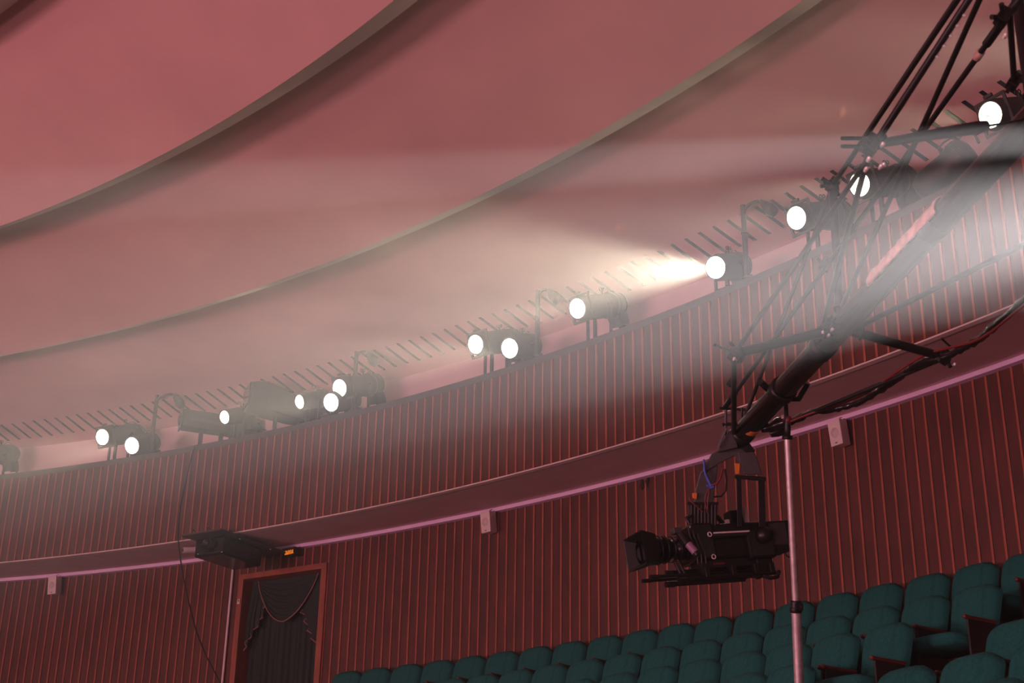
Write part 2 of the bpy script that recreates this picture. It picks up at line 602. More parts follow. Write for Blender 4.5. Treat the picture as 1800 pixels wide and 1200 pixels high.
UPR, LOW = 25.75, 25.72
spotlight(180, 768, UPR, 'round-bodied spotlight on the ledge with a speckled lens, beside the leftmost bent lamp post', energy=700)
spotlight(232, 783, LOW, 'low glaring spotlight in front of the speckled one by the leftmost bent lamp post', yaw=-4, tilt=23, length=0.6, hot=True, energy=1500, half=8, frame=False)
spotlight(395, 733, UPR, 'small lit spotlight in front of the long rectangular dark fixture', yaw=8, size=0.78, length=0.60, energy=450, half=6, frame=False)
spotlight(527, 706, UPR, 'small lit spotlight in front of the wedge-shaped dark floodlight', yaw=14, size=0.80, length=0.55, energy=430, half=6, frame=False)
spotlight(582, 707, LOW, 'low glaring spotlight under the long-barrelled one beside the short-hooked lamp post', yaw=-4, tilt=23, length=0.6, hot=True, energy=850, half=8, frame=False)
spotlight(597, 682, UPR, 'long-barrelled spotlight above the low glaring one, crossing the short-hooked lamp post', energy=650)
spotlight(836, 605, UPR, 'spotlight left of the tall straight lamp post, its barrel half hidden by a glaring lamp', energy=1000)
spotlight(896, 612, LOW, 'low glaring spotlight at the foot of the tall straight lamp post', yaw=-5, tilt=23, length=0.6, hot=True, energy=1700, half=8, frame=False)
spotlight(1015, 542, UPR, 'large clear-standing spotlight with whole black barrel visible against the pale back wall', energy=1200, half=7)
spotlight(1258, 470, LOW, 'brightest spotlight, glaring white, at the foot of the post left of the camera crane', yaw=-6, tilt=22, length=0.62, hot=True, energy=6000, half=12, blend=0.9, wide=120, frame=False)
spotlight(1400, 383, UPR, 'lit spotlight left of the crane with the crane rods crossing its barrel', energy=900, half=7)
spotlight(1511, 324, UPR, 'lit spotlight behind the crossing crane rods, below the crane spreader bar', energy=900, half=7)
spotlight(1741, 202, UPR, 'topmost lit spotlight, its lens cut by the crane spreader bar', energy=1000, half=7)
spotlight(0, 0, UPR, 'spotlight on the ledge just beyond the upper right edge', P=(cyl(1.058, UPR, 6.97), 1.058), energy=1300, half=8)
spotlight(0, 1, UPR, 'spotlight on the ledge well beyond the upper right edge', P=(cyl(1.125, UPR, 6.97), 1.125), energy=1300, half=8)
spotlight(-38, 804, UPR, 'unlit-looking spotlight whose black tail pokes in at the left edge', energy=600)
# further lamps of the same row, beyond the right edge of the picture, are not built; two side lamps stand there

# dark fixtures that point along the ledge
def long_fixture():
    P, a = on_cyl(388, 747, 26.40)
    ca = a + math.radians(38)
    base = Vector((P.x, P.y, Z_CAP + CZ - 0.0))
    t = thing('profile_spotlight', 'long rectangular dark fixture lying level on the ledge, pointing left', 'spotlight', frame_at(base, ca), GRP)
    zc = P.z - base.z
    b = MB()
    b.box((0, 0.02, zc), (0.24, 1.20, 0.27), LAMPM)
    b.box((0, 0.28, zc + 0.14), (0.16, 0.45, 0.05), LAMPM)
    b.box((0.13, -0.22, zc - 0.02), (0.012, 0.5, 0.06), DARKGREY)
    b.build('housing', t, bevel=0.014)
    f = MB()
    f.box((0, -0.595, zc), (0.275, 0.02, 0.305), LAMPM)
    f.build('front_frame', t, bevel=0.004)
    g = MB()
    g.lathe((0, -0.606, zc), (0, -1, 0), [(0, 0.10), (0.015, 0.09), (0.03, 0.05), (0.035, 0)], LENS_OFF)
    g.build('lens', t)
    lb = MB()
    lb.box((0, 0.56, zc - 0.13), (0.2, 0.2, 0.16), LAMPM)
    lb.path([(0.1, 0.6, zc), (0.12, 0.7, zc - .02), (0.12, 0.72, zc - .12), (0.08, 0.66, zc - .2)], 0.014, LAMPM, 8)
    lb.build('lamp_base', t, bevel=0.01)
    for y in (-0.28, 0.02):
        p = MB()
        p.box((0, y, (zc - .14) / 2 - 0.275), (0.05, 0.06, zc - .14 + 0.55), LAMPM)
        p.build('leg', t)
    h = MB()
    h.path([(0.02, -0.02, zc + .13), (0.02, -0.02, zc + .19)], 0.006, LAMPM, 6)
    h.torus((0.02, -0.02, zc + .205), (1, 0, 0), 0.014, 0.005, LAMPM, 12, 6)
    h.build('hanging_eye', t)
long_fixture()
def flood_fixture():
    P, a = on_cyl(500, 716, 26.28)
    ca = a + math.radians(36)
    base = Vector((P.x, P.y, Z_CAP + CZ))
    t = thing('floodlight', 'big wedge-shaped dark floodlight between the long fixture and the glaring lamp', 'spotlight', frame_at(base, ca), GRP)
    zc = P.z - base.z
    b = MB()
    def sect(y, w_, z0, z1):
        return [(-w_, y, zc + z0), (w_, y, zc + z0), (w_, y, zc + z1), (-w_, y, zc + z1)]
    S = [sect(-0.55, 0.22, -0.09, 0.25), sect(-0.30, 0.22, -0.14, 0.29), sect(0.10, 0.17, -0.20, 0.16), sect(0.45, 0.16, -0.19, 0.10), sect(0.52, 0.12, -0.14, 0.06)]
    vs = [p for s in S for p in s]
    fs = [(0, 1, 2, 3), (16, 19, 18, 17)]
    for i in range(4):
        for k in range(4):
            fs.append((i * 4 + k, i * 4 + (k + 1) % 4, i * 4 + 4 + (k + 1) % 4, i * 4 + 4 + k))
    b.add(vs, fs, LAMPM)
    b.build('housing', t, bevel=0.02)
    f = MB()
    f.box((0, -0.56, zc + 0.08), (0.40, 0.02, 0.30), LENS_OFF)
    f.build('front_glass', t)
    for y in (-0.12, 0.22):
        p = MB()
        p.box((0, y, (zc - .18) / 2 - 0.275), (0.05, 0.05, zc - .16 + 0.55), LAMPM)
        p.build('leg', t)
flood_fixture()
def slanted_fixture():
    P0 = on_cyl(1617, 338, 25.95)[0]
    P1 = on_cyl(1708, 262, 26.25)[0]
    a = math.atan2(P0.x - CX, P0.y - CY)
    base = cyl(a, 26.0, Z_CAP)
    M4 = frame_at(base, a)
    t = thing('theatre_spotlight', 'unlit black spotlight slanting up to the right behind the crane arm', 'spotlight', M4, GRP)
    Mi = M4.inverted()
    p0, p1 = Mi @ P0, Mi @ P1
    ax = (p1 - p0).normalized()
    L = (p1 - p0).length
    b = MB()
    b.lathe(p0, ax, [(-0.02, 0.0), (0.0, 0.115), (0.06, 0.13), (0.10, 0.155), (L * .7, 0.16), (L * .72, 0.18), (L * .86, 0.18), (L * .95, 0.14), (L, 0.0)], LAMPM, 30)
    for k in range(4):
        b.torus(p0 + ax * (L * (.74 + .03 * k)), ax, 0.181, 0.007, LAMPM, 28, 6)
    b.build('housing', t)
    h = MB()
    s = ax.cross(Vector((1, 0, 0))).normalized()
    q = p0 + ax * (L * .80)
    up = Vector((0, 0, 1))
    up = (up - ax * up.dot(ax)).normalized()
    h.path([q + up * .17 - ax * .10, q + up * .23 - ax * .08, q + up * .245, q + up * .23 + ax * .08, q + up * .17 + ax * .10], 0.01, LAMPM, 8)
    h.build('handle', t)
    c = MB()
    c.path([q + up * .17 + ax * .12, q + up * .19 + ax * .2, q + up * .10 + ax * .26, q + ax * .22], 0.014, LAMPM, 8)
    c.build('tail_cable', t)
    y = MB()
    mid = p0 + ax * (L * .42)
    y.box((mid.x, mid.y, mid.z / 2 - 0.02), (0.05, 0.05, max(0.1, mid.z - 0.05)), LAMPM)
    y.box((mid.x, mid.y, 0.012), (0.22, 0.12, 0.024), LAMPM)
    y.build('yoke', t)
slanted_fixture()

# ------------------------------------------------------------------ bent lamp posts on the ledge
def gooseneck(px, py, label, bend=1.0, head=True):
    P, a = on_cyl(px, py, 25.93)
    base = cyl(a, 25.955, Z_CAP)
    M4 = frame_at(base, a + 0.05)
    t = thing('bent_lamp_post', label, 'lamp post', M4, 'bent lamp posts along the ledge')
    h = P.z - base.z - 0.035
    p = MB()
    p.path([(0, 0, 0), (0, 0, h)], 0.030, DARKGREY, 12)
    p.lathe((0, 0, 0), (0, 0, 1), [(0, 0.06), (0.02, 0.06), (0.025, 0.034), (0.05, 0.03)], DARKGREY, 16)
    p.torus((0, 0, h * .62), (0, 0, 1), 0.031, 0.006, DARKGREY, 16, 6)
    p.build('post', t)
    ar = MB()
    w_ = 0.36 * bend
    h2 = h - 0.095
    pts = [(0, 0, h2)]
    for k in range(1, 9):
        q = pi * 0.80 * k / 8
        pts.append((w_ * (1 - cos(q)) * 0.5, 0.03 * k / 8, h2 + 0.085 * sin(q)))
    e = Vector(pts[-1])
    ar.path(pts, 0.019, DARKGREY, 10)
    ar.build('arm', t)
    hd = MB()
    d = Vector((0.62, 0.1, -0.78)).normalized()
    hd.lathe(e - d * 0.02, d, [(0, 0.0), (0.0, 0.022), (0.05, 0.028), (0.09, 0.05), (0.20, 0.075), (0.26, 0.06), (0.27, 0.0)], DARKGREY, 18)
    hd.build('lamp_head', t)
gooseneck(275, 690, 'leftmost whole bent lamp post, its hooked arm ending in an oval head', 1.0)
gooseneck(625, 613, 'short-hooked bent lamp post behind the long-barrelled spotlight', 0.55)
gooseneck(943, 505, 'tall bent lamp post beside the glaring spotlight near the middle', 0.5)
gooseneck(1303, 355, 'bent lamp post beside the brightest spotlight, left of the crane', 0.75)
gooseneck(-48, 742, 'bent lamp post whose drooping head just enters at the left edge', 1.0)

# ------------------------------------------------------------------ loudspeakers under the cove
def wall_speaker(px, py, label):
    P, a = on_cyl(px, py, R_W - 0.13)
    t = thing('wall_speaker', label, 'speaker', frame_at(P, a + math.radians(6)), 'small white loudspeakers under the cove')
    ti = Matrix.Rotation(math.radians(7), 3, 'X')
    b = MB()
    pts = []
    for x in (-1, 1):
        for y in (-1, 1):
            for z in (-1, 1):
                ww = 0.088 if y < 0 else 0.062
                pts.append(ti @ Vector((x * ww, y * 0.075, z * 0.14)))
    b.hexa(pts, WHITEP)
    b.build('cabinet', t, bevel=0.008)
    g = MB()
    g.lathe(ti @ Vector((0, -0.076, 0.0)), ti @ Vector((0, -1, 0)), [(0, 0.055), (0.003, 0.054), (0.004, 0.0)], mat('speaker_mesh', (0.60, 0.51, 0.50), 0.7, noise=0.06, scale=300), 24)
    g.build('grille', t)
    d = MB()
    d.box(ti @ Vector((0, -0.077, -0.112)), (0.026, 0.004, 0.010), BADGE, ti)
    d.build('badge', t)
    k = MB()
    k.path([(-0.06, 0.0, 0.14), (0.0, 0.03, 0.185), (0.02, 0.10, 0.19)], 0.004, DARKGREY, 6)
    k.path([(0.05, 0.0, 0.14), (0.02, 0.10, 0.19)], 0.004, DARKGREY, 6)
    k.box((0.02, 0.11, 0.18), (0.03, 0.03, 0.05), DARKGREY)
    k.build('bracket', t)
wall_speaker(97, 1029, 'small white loudspeaker at the far left of the rear wall')
wall_speaker(860, 918, 'small white loudspeaker in the middle of the rear wall, left of the film camera')
wall_speaker(1476, 761, 'small white loudspeaker under the cove to the right of the camera stand')

# ------------------------------------------------------------------ projector and its neighbours
PA = 0.5385
def projector():
    t = thing('video_projector', 'black video projector hanging under a board above the curtained door', 'projector', frame_at(cyl(PA, 26.16, 5.195), PA))
    bd = MB()
    bd.box((0.0, 0.13, -0.012), (0.72, 1.42, 0.024), BOARD)
    for x in (-.15, .12):
        bd.torus((x, -0.56, 0.012), (1, 0, 0), 0.03, 0.007, DARKGREY, 14, 6)
    bd.build('mounting_board', t, bevel=0.004)
    b = MB()
    b.box((0, 0.03, -0.165), (0.52, 0.84, 0.265), GLOSS)
    b.build('body', t, bevel=0.03)
    l = MB()
    l.lathe((0.03, -0.39, -0.15), (0, -1, 0), [(0, 0.105), (0.03, 0.105), (0.035, 0.09), (0.085, 0.085), (0.09, 0.07), (0.06, 0.06), (0.055, 0.0)], BLACK, 28)
    l.build('lens', t)
    v = MB()
    for i in range(4):
        for k in range(5):
            v.box((0.262, 0.20 + 0.035 * k, -0.09 - 0.035 * i), (0.004, 0.024, 0.024), DARKGREY)
    for k in range(14):
        v.box((-0.02 + 0.018 * k, -0.391, -0.265), (0.010, 0.004, 0.014), DARKGREY)
        v.box((0.262, -0.25 + 0.028 * k, -0.06), (0.004, 0.016, 0.03), BLACK)
    v.build('vents', t)
    s = MB()
    for (x, y, z) in ((-0.18, -0.392, -0.255), (0.30, -0.10, -0.026), (0.31, 0.55, -0.026), (-0.25, -0.3, -0.302)):
        s.lathe((x, y, z), (0, -0.3, -1), [(0, 0.010), (0.006, 0.008), (0.008, 0)], STEEL, 10)
    s.build('screws', t)
    r = MB()
    for x in (-.2, .2):
        for y in (-.25, .3):
            r.tube((x, y, -0.04), (x, y, -0.02), 0.02, DARKGREY)
    r.build('mounts', t)
projector()

def exit_sign():
    P, a = on_cyl(509, 970, 27.08)
    t = thing('exit_sign', 'black sign with glowing orange Cyrillic letters right of the projector', 'sign', frame_at(P, a + math.radians(8)))
    b = MB()
    b.box((0, 0.03, 0), (0.25, 0.05, 0.115), BLACK)
    b.box((0, 0.0, 0.055), (0.27, 0.07, 0.012), DARKGREY)
    b.build('housing', t, bevel=0.004)
    k = MB()
    k.box((0, 0.085, 0.02), (0.04, 0.09, 0.04), DARKGREY)
    k.build('bracket', t)
    F = {'В': ["1110", "1001", "1110", "1001", "1001", "1001", "1110"],
         'Ы': ["10001", "10001", "10001", "11101", "10011", "10011", "11101"],
         'Х': ["1001", "1001", "0110", "0110", "0110", "1001", "1001"],
         'О': ["0110", "1001", "1001", "1001", "1001", "1001", "0110"],
         'Д': ["00110", "01010", "01010", "01010", "01010", "11111", "10001"]}
    txt = MB()
    d = 0.0068
    cols = sum(len(F[c][0]) + 1 for c in 'ВЫХОД') - 1
    x = -0.098
    for c in 'ВЫХОД':
        g = F[c]
        for r, row in enumerate(g):
            for q, bit in enumerate(row):
                if bit == '1':
                    txt.box((x + q * d, 0.003, 0.028 - r * d * 1.3), (d * 0.92, 0.004, d * 1.2), LEDS)
        x += (len(g[0]) + 1) * d
    txt.build('lettering', t)
exit_sign()

def cctv():
    P, a = on_cyl(337, 966, 26.15)
    t = thing('security_camera', 'small white bullet security camera under the soffit, left of the projector', 'camera', frame_at(P, a))
    sz = (Z_FB + CZ + (5.342 - Z_FB) * (26.15 - R_F) / (27.19 - R_F)) - P.z
    d = Vector((-0.62, -0.74, -0.14)).normalized()
    b = MB()
    b.lathe(-d * 0.11, d, [(0, 0.0), (0.0, 0.042), (0.02, 0.046), (0.20, 0.048), (0.22, 0.052), (0.235, 0.052)], WHITEP, 24)
    b.build('body', t)
    g = MB()
    g.lathe(d * 0.118, d, [(0, 0.047), (0.002, 0.046), (0.003, 0)], LENS_OFF, 20)
    g.lathe(d * 0.121, d, [(0, 0.018), (0.012, 0.016), (0.013, 0)], BLACK, 16)
    g.build('lens', t)
    m = MB()
    m.path([(0.02, 0.02, 0.0), (0.09, 0.05, 0.0), (0.10, 0.05, 0.05), (0.10, 0.05, sz - .02)], 0.014, WHITEP, 10)
    m.lathe((0.10, 0.05, sz - .03), (0, 0, 1), [(0, 0.0), (0, 0.03), (0.025, 0.045), (0.045, 0.045)], WHITEP, 18)
    m.build('mount', t)
cctv()

# curtain in the doorway
def curtain():
    am = (DA0 + DA1) / 2
    t = thing('door_curtain', 'black draped curtain with a swagged pelmet in the doorway', 'curtain', frame_at(cyl(am, R_W + 0.07, 2.3), am))
    H = DZT - 2.3 - 0.04
    W = (DA1 - DA0) * R_W / 2 - 0.055
    def sheet(name, x0, x1, z0, z1, y0, folds, amp, nx=120, nz=30, mt=DRAPE, shape=None):
        vs, fs = [], []
        for j in range(nz + 1):
            for i in range(nx + 1):
                u, v = i / nx, j / nz
                x = x0 + (x1 - x0) * u
                z = z0 + (z1 - z0) * v
                y = y0 + amp * (sin(u * folds * 2 * pi + 0.7 * sin(3 * v + u * 4)) + 0.4 * sin(u * folds * 4.6 * pi + 1.3))
                if shape:
                    x, y, z = shape(u, v, x, y, z)
                vs.append((x, y, z))
        for j in range(nz):
            for i in range(nx):
                k = j * (nx + 1) + i
                fs.append((k, k + 1, k + nx + 2, k + nx + 1))
        mb = MB()
        mb.add(vs, fs, mt, True)
        return mb
    dr = sheet('drape', -W, W, 0, H, 0.10, 11, 0.022)
    dr.build('drape', t)
    # swag: hangs between the two upper corners in bowed folds
    SX0, SX1 = -W * 0.80, W * 0.92
    def swag(u, v, x, y, z):
        s = 2 * u - 1
        drop = (1 - v) * 0.66
        bow = (1 - s * s)
        xx = SX0 + (SX1 - SX0) * u * 1.0
        cxm = (SX0 + SX1) / 2
        xx = cxm + (xx - cxm) * (1 - 0.10 * (1 - v))
        zz = H - 0.02 - drop * (0.10 * (1 - abs(s)) + 0.90 * bow ** 0.85)
        yy = -0.03 - 0.020 * sin((1 - v) * 7 * 2 * pi) * bow - 0.05 * bow * (1 - v)
        return xx, yy, zz
    sw = sheet('swag', 0, 1, 0, 1, 0, 1, 0, 50, 60, DRAPE, swag)
    so_ = sw.build('swag', t)
    pp = MB()
    pts = [swag(i / 40, 0, 0, 0, 0) for i in range(41)]
    pp.path([(p[0], p[1] - 0.008, p[2]) for p in pts], 0.010, PIPING, 6)
    pp.build('piping', so_)
    # stepped tails at both sides: a pleated sheet whose hem zigzags down and outwards
    Mi = t.matrix_basis.inverted()
    LEFT = [(466, 1064), (455, 1077), (462, 1085), (445, 1093), (455, 1101), (436, 1110), (444, 1119), (424, 1129), (436, 1137), (421, 1143)]
    RIGHT_ = [(526, 1062), (533, 1066), (528, 1076), (539, 1082), (535, 1092), (542, 1100), (541, 1108), (552, 1116), (548, 1122), (559, 1132)]
    for hem in (LEFT, RIGHT_):
        P = [Mi @ on_cyl(px, py, R_W + 0.05)[0] for (px, py) in hem]
        vs, fs, edge = [], [], []
        for k, p in enumerate(P):
            y = -0.010 - 0.004 * k if k % 2 == 0 else 0.030 - 0.004 * k
            x = max(-W + 0.01, min(W - 0.01, p.x))
            for q in range(6):
                z = (H - 0.01) + (p.z - (H - 0.01)) * q / 5
                xx = x if q > 2 else x * (0.90 + 0.033 * q)
                vs.append((xx, y * (0.25 + 0.15 * q), z))
            edge.append((x, y - 0.006, p.z))
        for k in range(len(P) - 1):
            for q in range(5):
                fs.append((k * 6 + q, k * 6 + 6 + q, k * 6 + 7 + q, k * 6 + 1 + q))
        mb = MB()
        mb.add(vs, fs, DRAPE)
        o = mb.build('tail', t)
        e = MB()
        e.path(edge, 0.011, PIPING, 6)
        e.build('piping', o)
curtain()

# white conduit beside the door, switch plate, soot mark
cd = MB()
P0, a0 = on_cyl(411, 984, R_W - 0.03)
zs = [P0.z - 0.02 - 0.1 * i for i in range(30)]
cd.path([cyl(a0, R_W - 0.030, z - CZ) for z in zs if z > 2.3 + CZ], 0.019, WHITEP, 10)
tag(cd.build('cable_conduit'), 'thin white vertical conduit on the wall left of the curtained door', 'conduit')
P0, a0 = on_cyl(419.5, 1057, R_W - 0.065)
sp_ = MB()
M3 = frame_at(P0, a0)
sp_.box((0, 0, 0), (0.05, 0.014, 0.075), WHITEP)
sp_.box((0, -0.009, 0.01), (0.022, 0.006, 0.030), GREYP)
so2 = sp_.build('switch_plate', bevel=0.003)
so2.matrix_basis = M3
tag(so2, 'tiny pale switch plate on the left jamb of the curtained door', 'switch')
st = MB()
P0, a0 = on_cyl(1133, 848, R_W - 0.022)
for k in range(9):
    rr = random.Random(k)
    x, z = rr.uniform(-.07, .07), rr.uniform(-.05, .05)
    st.path([P0 + tang(a0) * x + Vector((0, 0, z)), P0 + tang(a0) * (x + rr.uniform(-.06, .06)) + Vector((0, 0, z - rr.uniform(.03, .12)))], [0.014, 0.004], STAINM, 6)
tag(st.build('cobweb'), 'small ragged dark cobweb patch high on the rear wall, left of the film camera', 'cobweb')

# loose cable hanging from the ledge down over the rear wall
cb = MB()
pts = []
for (px, py, R) in ((352, 781, 26.0), (343, 783, 25.90), (337, 800, 25.89), (327, 845, 25.88), (318, 885, 25.87), (314, 920, 25.86), (313, 945, 25.85)):
    pts.append(on_cyl(px, py, R)[0])
for (px, py, R) in ((316, 975, 25.9), (322, 1015, 26.0), (332, 1060, 26.1), (345, 1110, 26.25), (362, 1152, 26.4), (380, 1186, 26.5), (398, 1222, 26.6)):
    pts.append(on_cyl(px, py, R)[0])
cb.path(pts, 0.010, BLACK, 8)
tag(cb.build('hanging_cable'), 'thin black cable drooping from the ledge past the soffit to the door', 'cable')

# ------------------------------------------------------------------ theatre seats
def seat_proto():
    t = thing('theatre_chair', 'x', 'seat', Matrix.Identity(4), 'green upholstered theatre seats')
    # back cushion: rounded outline, domed front, stitched panels
    Wb, Hb = 0.255, 0.60
    nx, nz = 34, 30
    vs, fs = [], []
    def outline(v):                          # half width at height v (0..1)
        top = max(0.0, (v - 0.72) / 0.28)
        return Wb * (0.90 + 0.10 * min(1, v * 1.6)) * (1 - 0.20 * top ** 4.5)
    grid = {}
    mbk = MB()
    for side in (0, 1):
        for j in range(nz + 1):
            for i in range(nx + 1):
                u, v = 2 * i / nx - 1, j / nz
                hwid = outline(v)
                x = u * hwid
                zc_ = v * Hb - (0.055 * (abs(u) ** 4) * max(0, (v - 0.55) / 0.45) ** 2)
                e = max(0.0, 1 - abs(u) ** 5) ** 0.5 * max(0.0, 1 - (2 * v - 1) ** 8) ** 0.5
                if side == 0:
                    y = -0.075 * e
                    g1 = math.exp(-((abs(x) - 0.135) / 0.010) ** 2)
                    g2 = math.exp(-((v * Hb - 0.20) / 0.008) ** 2) if abs(x) < 0.14 else 0
                    y += 0.022 * max(g1, g2) * (1 if e > .3 else 0)
                    y -= 0.018 * e * (1 - (x / Wb) ** 2)
                else:
                    y = 0.045 * e
                y += 0.035 - 0.10 * (1 - v) * 0 + 0.16 * v
                vs.append((x, y, 0.36 + zc_))
    k = (nx + 1) * (nz + 1)
    for side in (0, 1):
        for j in range(nz):
            for i in range(nx):
                b = side * k + j * (nx + 1) + i
                fs.append((b, b + 1, b + nx + 2, b + nx + 1))
    mbk.add(vs, fs, FABRIC, True)
    mbk.build('backrest', t)
    c = MB()
    prof = [(-0.44, 0.385), (-0.475, 0.40), (-0.49, 0.44), (-0.48, 0.475), (-0.45, 0.492), (-0.2, 0.485), (0.0, 0.470), (0.01, 0.40), (-0.02, 0.37)]
    n = 10
    vs, fs = [], []
    for i in range(n + 1):
        u = 2 * i / n - 1
        e = 1 - 0.16 * abs(u) ** 6
        for (y, z) in prof:
            vs.append((u * 0.235, -0.02 + (y + 0.22) * (0.97 + 0.03 * e) - 0.22, 0.385 + (z - 0.43) * e + 0.008 * (1 - u * u)))
    kk = len(prof)
    for i in range(n):
        for j in range(kk):
            fs.append((i * kk + j, (i + 1) * kk + j, (i + 1) * kk + (j + 1) % kk, i * kk + (j + 1) % kk))
    fs.append(tuple(range(kk)))
    fs.append(tuple(n * kk + j for j in reversed(range(kk))))
    c.add(vs, fs, FABRIC, True)
    c.build('seat_cushion', t)
    for sx in (-1, 1):
        p = MB()
        x = sx * 0.2575
        p.box((x, -0.17, 0.285), (0.022, 0.36, 0.55), SEATSHELL)
        p.box((x, -0.10, 0.02), (0.026, 0.30, 0.03), SEATSHELL)
        p.build('side_panel', t, bevel=0.006)
        q = MB()
        q.box((x, -0.155, 0.575), (0.028, 0.36, 0.030), ARMWOOD)
        q.lathe((x, -0.335, 0.575), (0, -1, 0), [(-0.01, 0.014), (0.0, 0.018), (0.03, 0.021), (0.05, 0.018), (0.058, 0.0)], ARMWOOD, 12)
        q.build('armrest', t, bevel=0.008)
    b = MB()
    b.box((0, 0.10, 0.50), (0.40, 0.018, 0.30), SEATSHELL, Matrix.Rotation(-0.26, 3, 'X'))
    b.build('back_shell', t, bevel=0.006)
    return t

ORD = 'first second third fourth fifth sixth seventh eighth ninth tenth eleventh twelfth thirteenth fourteenth fifteenth sixteenth seventeenth eighteenth nineteenth twentieth'.split()
proto = seat_proto()
used = False
def put_seat(a, row, label):
    global used, proto
    R, zt = ROWS[row]
    M4 = frame_at(cyl(a, R - 0.17, zt - 0.955), a)
    if not used:
        proto.matrix_basis = M4
        proto['label'] = label
        used = True
    else:
        tree_copy(proto, M4, label)
row_angles = [
    [0.6016, 0.6203, 0.64, 0.6598, 0.6796, 0.6994, 0.7192, 0.7392, 0.7593, 0.7792, 0.7988, 0.8185, 0.839, 0.8594, 0.8800, 0.9004, 0.9209, 0.9414, 0.9618],
    [0.6762, 0.6965, 0.7163, 0.7363, 0.7563, 0.7764, 0.797, 0.818, 0.8389, 0.8597, 0.8806, 0.9013, 0.9226, 0.9440, 0.9651],
    [0.7380, 0.7600, 0.7816, 0.8034, 0.8252, 0.8464, 0.8680, 0.8896, 0.9109, 0.9324, 0.9550],
    [0.8355, 0.8575, 0.8793, 0.9013, 0.9222, 0.9431],
]
ROWN = ['back row against the wall', 'second row from the back', 'third row from the back', 'fourth row from the back']
for r, L in enumerate(row_angles):
    for i, a in enumerate(L):
        if i == len(L) - 1 and r:
            lab = 'green theatre seat ending the ' + ROWN[r] + ' at the aisle'
        else:
            lab = 'green theatre seat, ' + ORD[i] + ' from the left in the ' + ROWN[r]
        put_seat(a, r, lab)
for i, a in enumerate((1.0330, 1.0562)):
    put_seat(a, 3, 'green theatre seat cut by the right edge, ' + ('uppermost' if i == 0 else 'last') + ' of the block right of the aisle')
for r in range(3):
    for i in range(4):
        put_seat(1.036 + 0.0208 * i + 0.001 * r, r, 'green theatre seat past the right edge, ' + ORD[i] + ' in the ' + ROWN[r])
for i, a in enumerate((1.0240, 1.0482, 1.0722)):
    put_seat(a, 4, 'green theatre seat right of the aisle, ' + ORD[i] + ' from the left in its nearer row')
for i, a in enumerate((1.0900, 1.115)):
    put_seat(a, 5, 'green theatre seat at the bottom edge by the right corner' + ('' if i == 0 else ', nearest of all'))

# ------------------------------------------------------------------ camera crane
D0, D1 = 9.5, 6.6
TIP, TOPP = atd(1300, 767, D0), atd(1782, 247, D1)
ADIR = (TOPP - TIP).normalized()
ALEN = (TOPP - TIP).length
t = thing('camera_crane', 'black tubular camera crane arm with wire-like rods reaching down from the upper right', 'crane', Matrix.Translation(TIP))
def part(mb, name, bevel=0.0, parent=None):
    o = mb.build(name, parent or t, bevel)
    if parent is None:
        o.matrix_parent_inverse = Matrix.Translation(TIP).inverted()
    else:
        o.matrix_parent_inverse = Matrix.Identity(4)
    return o
def on_arm(px):
    """point of the arm's axis in the plane that the pixel column px cuts"""
    n = ray(px, 0).cross(ray(px, 1200))
    return TIP + ADIR * ((EYE - TIP).dot(n) / ADIR.dot(n))
def perp(px, py, B):                         # point on the pixel's ray in the plane through B square to the arm
    d = ray(px, py)
    return EYE + d * ((B - EYE).dot(ADIR) / d.dot(ADIR))
arm = MB()
arm.path([TIP - ADIR * 0.05, TIP + ADIR * (ALEN + 3.4)], 0.072, GLOSS, 28)
for s in (0.04, 1.30, 2.65):
    arm.lathe(TIP + ADIR * s, ADIR, [(-0.05, 0.072), (-0.05, 0.079), (0.05, 0.079), (0.05, 0.072)], BLACK, 28)
arm_o = part(arm, 'arm_tube')
B1, B2 = on_arm(1477), on_arm(1818)
T1L, T1R, T1U = perp(1290, 622, B1), perp(1662, 628, B1), perp(1464, 325, B1)
T2L = perp(1531, 254, B2)
T2U = B2 + (T1U - B1) * 1.25
def mast(b, tip, r0, r1, peg=None):
    m = MB()
    d = (tip - b).normalized()
    m.path([b + d * 0.05, b + d * 0.16, tip], [r0 * 1.1, r0, r1], BLACK, 14)
    m.lathe(tip, d, [(-0.05, r1), (-0.045, r1 * 1.5), (0.02, r1 * 1.5), (0.025, 0)], BLACK, 14)
    for s in (0.06, 0.13):
        m.torus(b + d * s, d, r0 * 1.15, 0.008, BLACK, 16, 6)
    if peg:
        for (q0, q1, r) in peg:
            m.path([q0, q1], r, BLACK, 8)
    part(m, 'spreader_mast')
mast(B1, T1L, 0.030, 0.028, [(atd(1290, 620, 8.3), atd(1256, 606, 8.2), 0.009), (atd(1296, 618, 8.3), atd(1283, 602, 8.2), 0.010)])
mast(B1, T1R, 0.028, 0.026, [(atd(1673, 611, 8.3), atd(1655, 595, 8.2), 0.006)])
mast(B1, T1U, 0.026, 0.024)
m = MB()
fr_ = [(0.0, 0.006), (0.30, 0.006), (0.305, 0.026), (0.36, 0.030), (0.80, 0.022), (1.0, 0.019)]
m.path([B2.lerp(T2L, q) for q, r in fr_], [r for q, r in fr_], BLACK, 14)
part(m, 'spreader_mast')
mast(T2L.lerp(B2, 0.12), T2L, 0.019, 0.019, [(atd(1536, 243, 6.7), atd(1480, 243, 6.6), 0.010), (atd(1536, 258, 6.7), atd(1480, 257, 6.6), 0.010)])
mast(B2, T2U, 0.030, 0.028)
def dep(P):
    return (P - EYE).dot(FWD)
def rod(p0, p1, r, name='tension_rod', mt=None):
    m = MB()
    m.path([p0, p1], r, mt or BLACK, 10)
    return part(m, name)
tipb = atd(1273, 717, 9.45)
d1, d2 = dep(T1U), dep(T2L)
rod(T1U, atd(1692, -15, 6.2), 0.0155)
rod(T1L, atd(1537, 263, d2), 0.0125)
m = MB()
